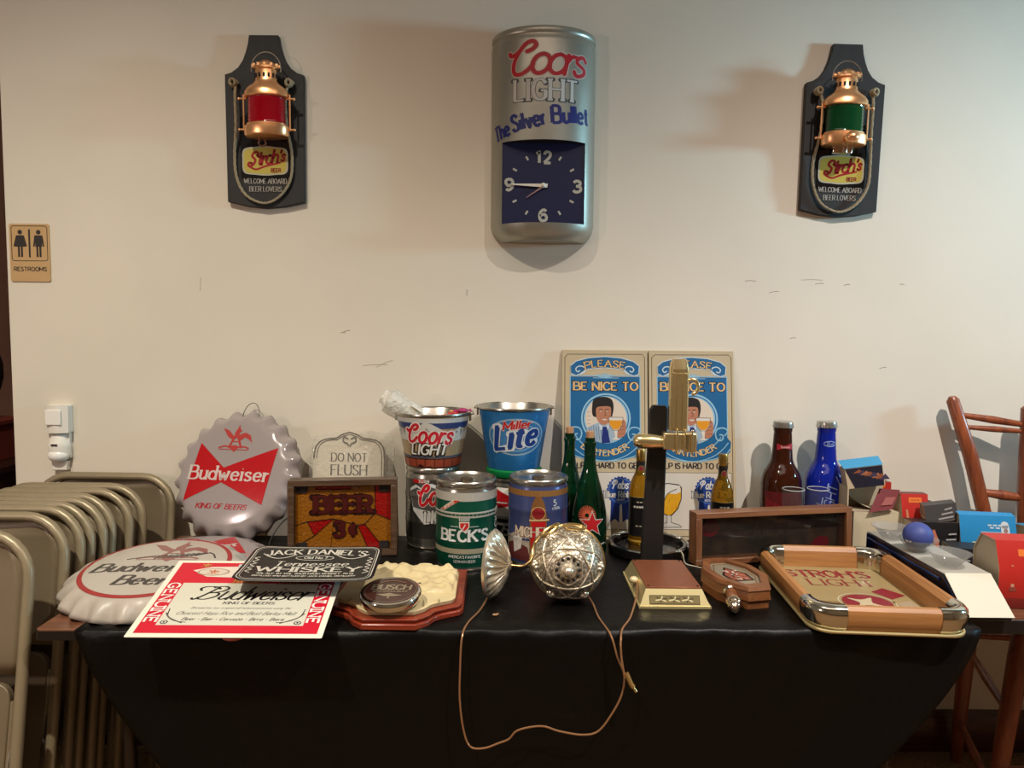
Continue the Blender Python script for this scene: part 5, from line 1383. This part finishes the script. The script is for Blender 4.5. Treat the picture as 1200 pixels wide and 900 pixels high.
a.text('LIGHT', -.05, -.13, .02, (206, 184, 120), 3, w=.1, fit=.05)
a.build('mirror_print', t, on_top(.006), rough=.22, eps=.0003)

# ================================================================ carved plaque with oval medal
t = thing('carved_plaque', 'reddish wood plaque with cream carved relief at the table front', 'plaque', (-.268, 1.70, .7462))
mah = wood('mahogany', (108, 34, 18), (144, 56, 32), 4, 0, .28, .4)
def half_outline(k):
    pts = [(.155 * k, .165), (.158 * k, -.08 * k)] + smooth_path([(.150 * k, -.095 * k), (.120 * k, -.112 * k), (.098 * k, -.130 * k), (.085 * k, -.155 * k), (.060 * k, -.178 * k)], 4)
    return pts
def full(k, yb=.165):
    h = half_outline(k); h[0] = (h[0][0], yb)
    return [(-x, y) for x, y in h][::-1] and ([(-x, y) for x, y in h] + h[::-1])
G().prism(full(1.0)[::-1], 0, .014).build('base_board', mah, t, bevel=.003)
G().prism(full(.955, .158)[::-1], .014, .024, inset=.006).build('moulded_step', mah, t, bevel=.002)
ivory = mat('carved_ivory', (200, 182, 138), .42, noise=.05, nscale=30)
G().prism(full(.86, .04)[::-1], .024, .036, inset=.004).build('front_slab', ivory, t, bevel=.002)
rnd = random.Random(3)
bumps = [(rnd.uniform(-.085, .13), rnd.uniform(-.03, .145), rnd.uniform(.004, .016), rnd.uniform(-.005, .008)) for _ in range(170)]
def rel(i, j):
    x = -.092 + .226 * i / 44; y = -.045 + .20 * j / 40
    yt = .150 + .012 * math.sin((x + .02) * 26) - max(0, (x - .05)) * .12
    y = -.045 + (yt + .045) * j / 40
    z = .040 + sum(h * math.exp(-((x - bx) ** 2 + (y - by) ** 2) / (s * s)) for bx, by, s, h in bumps)
    z += .0035 * math.sin(y * 150 + 3 * math.sin(x * 30)) * (1 if y > .04 else .3) + max(0, .012 * math.exp(-((x + .02) ** 2 + (y - .11) ** 2) / .0016))
    z = .55 * z + .45 * (math.floor(z / .006) * .006)
    if i in (0, 44) or j in (0, 40): z = .025
    return (x, y, max(z, .036) if z != .025 else z)
G().grid(rel, 45, 41).build('carved_relief', ivory, t, sharp=60)
g = G()
for k_ in range(-3, 4):
    if k_: g.tube([(k_ * .036, -.148 + .01 * abs(k_), .038), (k_ * .034, -.118 + .01 * abs(k_), .0385)], .0012, 5)
g.build('joint_line', mat('joint_tan', (150, 132, 92), .6), t)
M_ = Matrix.Translation((-.004, -.118, .050)) @ Matrix.Rotation(R(7), 4, 'X')
G().lathe([(.060, 0), (.068, .002), (.070, .008), (.070, .016), (.067, .020), (.064, .0205)], 56, M=M_).build('medal_rim', chrome, t)
G().lathe([(.062, .0205), (.0, .021)], 48, M=M_, caps=False).build('medal_face', mat('medal_brown', (64, 36, 28), .2, .2, noise=.3, nscale=30, coat=.4), t)
a = Art(); sv = (214, 200, 176)
a.text('BUSCH', 0, .002, .022, sv, 1, w=.26, lo=.6, serif=.12, fit=.086, slant=.08); a.text('BAVARIAN BEER', 0, -.010, .007, sv, 1, w=.2, fit=.078)
a.poly([(-.03, -.022), (-.01, -.018), (0, -.014), (.012, -.02), (.032, -.025), (.01, -.03), (-.01, -.03)], sv, 1); a.stroke([(0, -.03), (.0, -.04)], .004, sv, 1); a.stroke([(-.03, .035), (0, .045), (.03, .035)], .0025, (130, 96, 70), 1, sm=4)
a.stroke(circle(0, 0, .058, .058, 40), .0012, sv, 1, closed=True)
a.build('medal_print', t, lambda u, v, e: M_ @ Vector((u, v, .0212 + e)), rough=.3, metal=(sv,))

# ================================================================ silver globe wall lamp with its cord
nick = mat('lamp_silver', (226, 214, 190), .32, .85, bump=.15, bscale=60)
antq = mat('antique_brass', (168, 140, 96), .3, 1.0)
t = thing('globe_lamp', 'silver globe wall lamp with fluted round mount lying at the table front', 'wall lamp', (.141, 1.725, .7465))
# fluted mount, standing on its edge, axis along x
mc = Vector((-.187, .0, .086))
MM = Matrix.Translation(mc) @ Matrix.Rotation(R(-14), 4, 'Z') @ Matrix.Rotation(R(90), 4, 'Y')
pr = [(.083, 0), (.085, .004), (.081, .010), (.074, .014), (.060, .022), (.042, .032), (.026, .040), (.016, .044), (.010, .050), (0, .052)]
def mf_(i, j):
    q = 2 * PI * i / 144; r_, z = pr[j]
    amp = .0035 * math.sin(PI * min(1, max(0, (j - 2) / 5)))
    r2 = r_ + (amp * math.cos(24 * q + z * 50)); 
    return (r2 * math.sin(q), r2 * math.cos(q), z + amp * math.cos(24 * q + z * 50))
g = G().grid(mf_, 144, len(pr), cu=True); g.lathe([(0, -.004), (.080, -.004), (.083, 0)], 48)
g.M = None
for i_, v_ in enumerate(g.v): g.v[i_] = tuple(MM @ Vector(v_))
g.build('mount_plate', nick, t, sharp=50)
G().tube(smooth_path([tuple(MM @ Vector((0, 0, .048))), tuple(MM @ Vector((0, 0, .075))), (-.10, -.02, .092), (-.088, -.015, .105), (-.086, -.0, .125), (-.07, .03, .145), (-.03, .05, .15)], 8), .0045, 10).build('arm', antq, t)
# globe with raised straps
MG = Matrix.Translation((0, 0, .0915)) @ Matrix.Rotation(R(-3), 4, 'Z') @ Matrix.Rotation(R(-6), 4, 'X')
GR = .090
silv = bpy.data.materials.new('hammered_silver'); silv.use_nodes = True
nt = silv.node_tree; b = nt.nodes['Principled BSDF']; b.inputs['Metallic'].default_value = .7; b.inputs['Roughness'].default_value = .38
tc = nt.nodes.new('ShaderNodeTexCoord'); vo = nt.nodes.new('ShaderNodeTexVoronoi'); vo.inputs['Scale'].default_value = 135
nt.links.new(tc.outputs['Object'], vo.inputs['Vector'])
cr = nt.nodes.new('ShaderNodeValToRGB'); cr.color_ramp.elements[0].color = (*lin((244, 234, 214)), 1); cr.color_ramp.elements[1].color = (*lin((138, 126, 106)), 1); cr.color_ramp.elements[1].position = .65
nt.links.new(vo.outputs['Distance'], cr.inputs[0]); nt.links.new(cr.outputs[0], b.inputs['Base Color'])
bp = nt.nodes.new('ShaderNodeBump'); bp.inputs['Strength'].default_value = .35; bp.inputs['Distance'].default_value = .003; bp.invert = True
nt.links.new(vo.outputs['Distance'], bp.inputs['Height']); nt.links.new(bp.outputs[0], b.inputs['Normal'])
G().ball((0, 0, 0), GR, 56, 36, M=MG).build('globe_shade', silv, t)
def gs(th, ph, r_=GR):     # th from -y pole axis, ph around it
    return MG @ Vector((r_ * math.sin(th) * math.cos(ph), -r_ * math.cos(th), r_ * math.sin(th) * math.sin(ph)))
def great(p, q, n=12, r_=GR + .001):
    a_, b_ = (MG.inverted() @ p).normalized(), (MG.inverted() @ q).normalized()
    return [MG @ (a_.slerp(b_, i / n) * r_) for i in range(n + 1)]
g = G()
hexv = [gs(.42, R(60 * k_ + 30)) for k_ in range(6)]
for k_ in range(6): g.tube(great(hexv[k_], hexv[(k_ + 1) % 6]), .0018, 6)
sta = [gs(.88, R(60 * k_ + 30)) for k_ in range(6)]
for k_ in range(6): g.tube(great(sta[k_], sta[(k_ + 2) % 6], 16), .0020, 6)
sta2 = [gs(1.30, R(60 * k_)) for k_ in range(6)]
for k_ in range(6):
    g.tube(great(sta[k_], sta2[k_]), .0018, 6); g.tube(great(sta[k_], sta2[(k_ + 1) % 6]), .0018, 6)
g.build('raised_strap', nick, t)
g = G()
for k_ in range(12):
    p = gs(.30, R(30 * k_)); g.ball(tuple(p), .0042, 8, 6)
g.build('pierced_hole', mat('hole_black', (18, 14, 12), .8), t)
for k_ in range(6):
    th = 1.08
    g = G().ball(tuple(gs(th, R(60 * k_))), .009, 12, 8)
    for m_ in range(5): g.ball(tuple(gs(th + .085 * math.cos(R(72 * m_)), R(60 * k_) + .10 * math.sin(R(72 * m_)))), .0055, 8, 6)
    g.build('rosette', nick, t)
pc = MG @ Vector((0, -GR, 0)); 
G().lathe([(.020, 0), (.018, .004), (.013, .006), (.012, .012), (.008, .017), (0, .019)], 24, M=MG @ Matrix.Translation((0, -GR + .002, -.002)) @ Matrix.Rotation(R(90), 4, 'X')).build('finial', nick, t)
G().tube([tuple(MG @ Vector(((GR + .001) * math.cos(R(q)), .004, (GR + .001) * math.sin(R(q))))) for q in range(0, 360, 8)], .0035, 8, closed=True).build('globe_band', mat('pale_gold', (222, 190, 126), .28, 1.0), t)
for ph in (R(80), R(118)):
    cc = gs(1.38, ph)
    ex = (gs(1.38, ph + .2) - cc).normalized(); ey = (gs(1.18, ph) - cc).normalized(); nn_ = ex.cross(ey)
    if nn_.dot(cc - MG.translation) < 0: nn_ = -nn_
    G().tube([tuple(cc + nn_ * .004 + ex * .026 * math.cos(R(q)) + ey * .013 * math.sin(R(q))) for q in range(0, 360, 15)], .0035, 8, closed=True).build('gold_oval', mat('pale_gold', (222, 190, 126), .28, 1.0), t)
cordm = mat('lamp_cord', (150, 108, 74), .3, .45)
lo_ = Vector((.141, 1.725, .7465))
def cord(name, pts, par, org, r_=.0022, m=cordm):
    k_ = .80 if name == 'cord' else .66
    pts = [(p[0], p[1], p[2] if p[2] > .70 else .70 - (.70 - p[2]) * k_) for p in pts]
    return G().tube([tuple(Vector(p) - org) for p in smooth_path(pts, 8)], r_, 8).build(name, m, par)
cord('cord', [(-.05, 1.735, .755), (-.07, 1.64, .7495), (-.095, 1.56, .7495), (-.105, 1.515, .735), (-.108, 1.503, .66), (-.108, 1.498, .58), (-.100, 1.495, .50), (-.085, 1.492, .452), (-.055, 1.490, .448), (-.022, 1.49, .463), (.0, 1.49, .475), (.02, 1.49, .500), (.07, 1.49, .512), (.11, 1.49, .498), (.16, 1.488, .490), (.195, 1.49, .500), (.225, 1.492, .55), (.245, 1.496, .60), (.25, 1.50, .65), (.235, 1.505, .70), (.222, 1.52, .742), (.205, 1.60, .7495), (.20, 1.68, .752), (.185, 1.715, .765)], t, lo_)
cord('plug_lead', [(.253, 1.492, .655), (.262, 1.486, .625), (.268, 1.484, .612)], t, lo_, .0055, mat('plug_brass', (190, 150, 90), .3, .8))
cord('plug_tip', [(.268, 1.484, .612), (.274, 1.481, .598)], t, lo_, .0032, mat('plug_pin', (214, 180, 120), .25, .9))
for o_ in SC.objects:
    if o_.get('label', '').startswith('flat reddish brown cased'): bo = o_
bo_l = Vector((.396, 1.785, .7470)); RB = Matrix.Rotation(0, 3, 'Z')
pts_ = [(.320, 1.765, .777), (.318, 1.74, .775), (.305, 1.68, .765), (.278, 1.60, .7495), (.250, 1.535, .7495), (.242, 1.505, .735), (.243, 1.496, .70), (.250, 1.490, .66)]
G().tube([tuple(RB @ (Vector(p) - bo_l)) for p in smooth_path(pts_, 8)], .0024, 8).build('power_cord', cordm, bo)
o = G().box((0, 0, 0), (.010, .006, .002)).box((.006, .004, 0), (.005, .004, .002)).build('paper_scrap', mat('scrap', (170, 130, 90), .7), loc=(-.035, 1.61, .7495)); props(o, 'tiny crumpled tan scrap on the black cloth near the fluted mount', 'scrap')

# ================================================================ right end: sloped board, bowls, ball, cartons
t = thing('sample_stand', 'long sloped stand with grey top, white front card and dark blue side', 'stand', (1.106, 1.85, .7462))
side = mat('navy_plastic', (10, 16, 34), .22, coat=.2)
pr = [(-.246, .0), (.215, 0), (.215, .080), (-.160, .080), (-.244, .014)]
MX = Matrix(((0, 0, 1, 0), (1, 0, 0, 0), (0, 1, 0, 0), (0, 0, 0, 1)))
G().prism(pr, -.055, .060, M=MX).build('body', side, t, bevel=.004)
G().prism([(-.162, .0815), (.214, .0815), (.214, .0835), (-.160, .0835)], -.052, .062, M=MX).build('grey_top', mat('board_grey', (168, 164, 152), .45), t)
G().prism([(-.250, .013), (-.252, .011), (-.162, .085), (-.160, .083)][::1], -.052, .060, M=MX).build('white_card', mat('card_white', (198, 192, 172), .5), t)
G().tube([(-.056, -.15, .066), (-.056, .20, .066)], .004, 8).build('edge_bead', mat('navy_gloss', (26, 40, 74), .15, coat=.3), t)
cup = mat('clear_plastic', (150, 150, 146), .08, alpha=.30, spec=.9)
for k_, (lab, loc) in enumerate((('clear plastic cup nearest the white card on the sloped stand', (1.098, 1.745, .832)), ('clear plastic cup holding the blue ball on the sloped stand', (1.088, 1.865, .832)), ('clear plastic cup farthest back on the sloped stand, near the cream carton', (1.08, 1.985, .832)))):
    t = thing('plastic_cup', lab, 'cup', loc, (0, 0, 0), 'clear cups on the sloped stand')
    G().lathe([(0, .001), (.024, .001), (.026, .004), (.048, .034), (.051, .035), (.051, .0335), (.0475, .0325), (.0245, .005), (0, .003)], 36, caps=False).build('cup_body', cup, t)
t = thing('blue_ball', 'blue rubber ball sitting in the middle clear cup', 'ball', (1.088, 1.865, .8365))
G().ball((0, 0, .037), (.037, .037, .0355), 32, 20).build('ball_body', mat('ball_blue', (58, 70, 132), .55), t)
a = Art(); a.rect(-.052, .022, -.034, .028, (210, 206, 196), 1); a.build('printed_mark', t, on_round(Rf([(.0345, .02), (.036, .03)], .037)), eps=.0006)

kraft = (176, 160, 134)
def carton(lab, loc, rot, x, prof, cols, art=None, group='open cartons at the right end', open_=True):
    """a folded sleeve: the yz profile runs along x, its ends open and kraft inside"""
    t = thing('carton', lab, 'carton', loc, rot, group)
    n = len(prof); cy = sum(p[0] for p in prof) / n; cz = sum(p[1] for p in prof) / n
    g = G(); ms = []
    for i in range(n):
        p, q = Vector(prof[i]), Vector(prof[(i + 1) % n])
        vs = [(-x / 2, p.x, p.y), (x / 2, p.x, p.y), (x / 2, q.x, q.y), (-x / 2, q.x, q.y)]
        e_ = (q - p).normalized(); nn = Vector((-e_.y, e_.x)) * .003
        vi = [(-x / 2, p.x + nn.x, p.y + nn.y), (x / 2, p.x + nn.x, p.y + nn.y), (x / 2, q.x + nn.x, q.y + nn.y), (-x / 2, q.x + nn.x, q.y + nn.y)]
        c_ = cols[i % len(cols)]
        if c_ not in ms: ms.append(c_)
        g.add(vs, [(0, 1, 2, 3)], ms.index(c_))
        if kraft not in ms: ms.append(kraft)
        g.add(vi, [(3, 2, 1, 0)], ms.index(kraft))
        g.add([vs[0], vs[3], vi[3], vi[0], vs[1], vs[2], vi[2], vi[1]], [(0, 1, 2, 3), (4, 5, 6, 7)], ms.index(kraft))
    for s_ in (-1, 1):
        kx = s_ * (x / 2 - .004)
        g.add([(kx, cy + (p[0] - cy) * .97, cz + (p[1] - cz) * .97) for p in prof], [tuple(range(n))], ms.index(kraft))
    g.build('sleeve', [mat('card_%d_%d_%d' % c_, c_, .42) for c_ in ms], t, sharp=30, fix=False)
    if art:
        a, p, q = art
        p, q = Vector(p), Vector(q); L_ = (q - p).length; e_ = (q - p) / L_; nn = Vector((e_.y, -e_.x))
        a.build('print', t, lambda u, v, e: Vector((u, p.x + e_.x * v + nn.x * (e + .0003) * (1 if nn.x < 0 else -1), p.y + e_.y * v + nn.y * (e + .0003) * (1 if nn.x < 0 else -1))))
    return t
rc, mc_, oc_ = (176, 40, 32), (92, 30, 30), (232, 120, 50)
# large red one at the front right
pf = [(-.055, 0), (.05, 0), (.05, .12), (.02, .165), (-.045, .165), (-.068, .10), (-.068, .03)]
a = Art(); a.rect(-.03, .130, .055, .146, oc_, 1); a.dashes(.012, .138, .05, .004, (170, 70, 30), 2, 4)
a.poly([(-.05, .05), (-.042, .05), (-.044, .11), (-.049, .11)], (206, 150, 120), 1); a.ell(-.046, .052, .009, .006, (150, 70, 60), 2, 12)
a.ell(.01, .06, .006, .004, (220, 150, 130), 1, 10)
carton('large red carton with orange sticker at the front edge of the side table', (1.262, 1.735, .7462), (0, 0, R(-6)), .155, pf, [kraft, mc_, rc, rc, rc, rc, (140, 40, 34)])
for o_ in list(SC.objects):
    if o_.get('label', '').startswith('large red'): big = o_
a.build('print', big, lambda u, v, e: Vector((u, -.0685 - e if v < .10 else -.068 + (v - .10) / .065 * .023 - e - .0005, v)))
# blue one
pf = [(-.04, 0), (.05, 0), (.05, .13), (.0, .155), (-.025, .15), (-.045, .07)]
a = Art(); wt = (206, 216, 220)
a.dashes(.02, .124, .04, .004, wt, 1, 3); a.dashes(.02, .117, .03, .004, wt, 1, 2); a.rect(-.02, .1045, .055, .106, wt, 1)
for q in range(3): a.dashes(.018, .094 - .009 * q, .055 - .008 * q, .0022, wt, 1, 5)
a.poly([(-.045, .078), (-.005, .078), (-.015, .060), (-.035, .060)], (214, 206, 150), 1)
a.stroke([(.048, .075), (.044, .125)], .022, wt, 1, ends=True); a.ell(.046, .11, .006, .006, (150, 120, 110), 2, 10); a.ell(.047, .09, .006, .006, (90, 130, 120), 2, 10)
bb = carton('bright blue carton with white lettering behind the large red one', (1.362, 2.02, .7462), (0, 0, R(-8)), .148, pf, [kraft, (30, 90, 130), (36, 128, 180), (36, 128, 180), (36, 128, 180), (24, 22, 24)])
a.build('print', bb, lambda u, v, e: Vector((u, -.045 + (v - .07) / .08 * .02 - e - .0005, v)))
# others
bkc, gc = (30, 28, 30), (64, 62, 62)
c1 = carton('black carton lying in front of the bright blue one', (1.255, 1.915, .7462), (0, 0, R(-12)), .10, [(-.04, 0), (.04, 0), (.04, .085), (-.03, .085)], [bkc])
a = Art()
for q in range(3): a.stroke([(.012 + .012 * q, .02), (.012 + .012 * q, .055)], .004, (200, 200, 200), 1)
a.dashes(-.02, .055, .03, .005, (170, 170, 168), 1, 2); a.build('print', c1, on_front(-.0405))
c2 = carton('black carton with orange bottle picture beside the blue ball', (1.225, 2.045, .7462), (0, 0, R(-6)), .13, [(-.04, 0), (.03, 0), (.03, .12), (-.035, .125)], [bkc])
a = Art(); a.poly([(.0, .03), (.014, .03), (.008, .075), (-.004, .105), (-.010, .105), (-.006, .075)], (206, 120, 90), 1); a.poly([(.0, .03), (.014, .03), (.012, .052), (.0, .055)], (226, 90, 40), 2)
for q in range(4): a.stroke([(.028 + .006 * (q % 2), .045 + .016 * q), (.055, .047 + .016 * q)], .004, (190, 188, 184), 1)
a.build('print', c2, on_front(-.042))
c3 = carton('dark grey tilted carton on top of the black one, left of bright blue', (1.262, 2.06, .872), (R(8), R(-10), R(-14)), .085, [(-.03, 0), (.03, 0), (.02, .045), (-.015, .048)], [gc])
a = Art()
for q in range(3): a.stroke([(-.01 + .01 * q, .008 + .012 * q), (.03, .012 + .012 * q)], .004, (170, 168, 164), 1)
a.build('print', c3, lambda u, v, e: Vector((u, -.031 + v / .048 * .015 - e, v)))
pr_ = [(-.035, 0), (.035, 0), (.035, .16), (.01, .185), (-.02, .185), (-.045, .09)]
c4 = carton('red carton with orange sticker standing at the back near the wall', (1.215, 2.13, .7462), (0, 0, R(-4)), .078, pr_, [kraft, mc_, mc_, mc_, rc, rc], group='red cartons')
a = Art(); a.rect(-.018, .160, .020, .175, oc_, 1); a.dashes(.001, .1675, .024, .003, (180, 70, 30), 2, 3); a.poly([(-.026, .09), (-.018, .09), (-.022, .14), (-.028, .14)], (196, 130, 90), 1); a.ell(-.021, .092, .006, .005, (226, 170, 60), 2, 10)
a.build('print', c4, lambda u, v, e: Vector((u, -.045 + (v - .09) / .095 * .025 - e - .0006, v)))
c5 = carton('maroon topped red carton behind the opened one near the wall', (1.145, 2.235, .7462), (0, 0, R(2)), .10, [(-.03, 0), (.03, 0), (.03, .20), (-.03, .20)], [kraft, mc_, mc_, rc], group='red cartons')
a = Art(); a.rect(-.04, .183, .03, .192, oc_, 1); a.build('print', c5, on_front(-.0305))
c6 = carton('small white and red carton right of the red stickered one', (1.280, 2.150, .7462), (0, R(6), R(-5)), .034, [(-.02, 0), (.02, 0), (.02, .155), (-.02, .16)], [(206, 196, 184)], group='red cartons')
a = Art(); a.poly([(-.015, .02), (.015, .02), (.015, .07), (-.015, .06)], (40, 34, 40), 1); a.ell(0, .075, .012, .016, (60, 40, 40), 2, 12); a.poly([(-.015, .09), (.015, .09), (.005, .15), (-.015, .15)], (206, 70, 40), 1)
a.build('print', c6, on_front(-.0206))
# opened stack next to the blue bottle
c7 = carton('plain cream carton at the bottom of the opened stack beside the blue bottle', (1.115, 2.165, .7462), (0, 0, R(-2)), .15, [(-.05, 0), (.05, 0), (.05, .128), (-.05, .128)], [(196, 182, 152)])
t8 = thing('carton', 'opened kraft carton with a maroon flap, on the plain cream one', 'carton', (1.085, 2.15, .875), (0, 0, R(-4)), 'open cartons at the right end')
g = G(); g.box((0, .03, .035), (.13, .004, .07)).box((-.063, 0, .035), (.004, .07, .07)).box((0, 0, .002), (.13, .07, .004))
g.grid(lambda i, j: (-.06 + .10 * i / 8, -.035 + .07 * j, .004 + .045 * (1 - (i / 8)) ** 2), 9, 2)
g.build('box_body', mat('kraft_card', kraft, .7), t8, fix=False)
g = G().add([(-.005, -.05, .0), (.065, -.045, .012), (.095, -.02, .065), (.035, -.02, .068)], [(0, 1, 2, 3)]).add([(-.005, -.048, .0), (.065, -.043, .012), (.095, -.018, .065), (.035, -.018, .068)], [(3, 2, 1, 0)])
g.build('maroon_flap', mat('card_maroon', (104, 28, 32), .35), t8, fix=False)
a = Art(); a.poly([(.030, .25), (.062, .3), (.078, .62), (.048, .60)], (150, 70, 60), 1)
a.build('flap_print', t8, lambda u, v, e: Vector((u, -.05 + .03 * v - .002, .068 * v + .004)), rough=.5)
t9 = thing('carton', 'tilted carton with bright blue top and dark photo side, topmost beside the blue bottle', 'carton', (1.075, 2.145, .948), (R(-4), R(-10), R(-12)), 'open cartons at the right end')
g = G().prism([(-.05, -.035), (.055, -.035), (.055, .035), (-.05, .035)], 0, .062)
g.build('box_body', mat('kraft_card', kraft, .7), t9)
G().add([(-.052, -.036, .062), (.057, -.036, .062), (.066, .036, .080), (-.052, .036, .080)], [(0, 1, 2, 3)]).add([(-.052, -.036, .0615), (.057, -.036, .0615), (.066, .036, .0795), (-.052, .036, .0795)], [(3, 2, 1, 0)]).build('blue_flap', mat('card_blue', (34, 142, 190), .35), t9, fix=False)
a = Art(); a.poly([(-.030, .0), (.052, -.0), (.055, .06), (-.05, .06)], (34, 32, 48), 1)
for q in range(8): a.poly([(-.03 + .01 * q, .045 - .004 * q), (-.01 + .01 * q, .055 - .003 * q), (.0 + .01 * q, .045 - .004 * q)], ((150, 84, 56), (70, 60, 84), (170, 110, 80))[q % 3], 2)
a.build('photo_print', t9, on_front(-.0355), rough=.4)
c10 = carton('small blue carton behind the large red one at the right edge', (1.50, 2.0, .7462), (0, 0, R(0)), .08, [(-.03, 0), (.03, 0), (.03, .12), (-.03, .125)], [(30, 124, 168)])

# clean up the stray placeholder print
for o_ in list(SC.objects):
    if o_.type == 'MESH' and len(o_.data.vertices) == 0:
        bpy.data.objects.remove(o_)
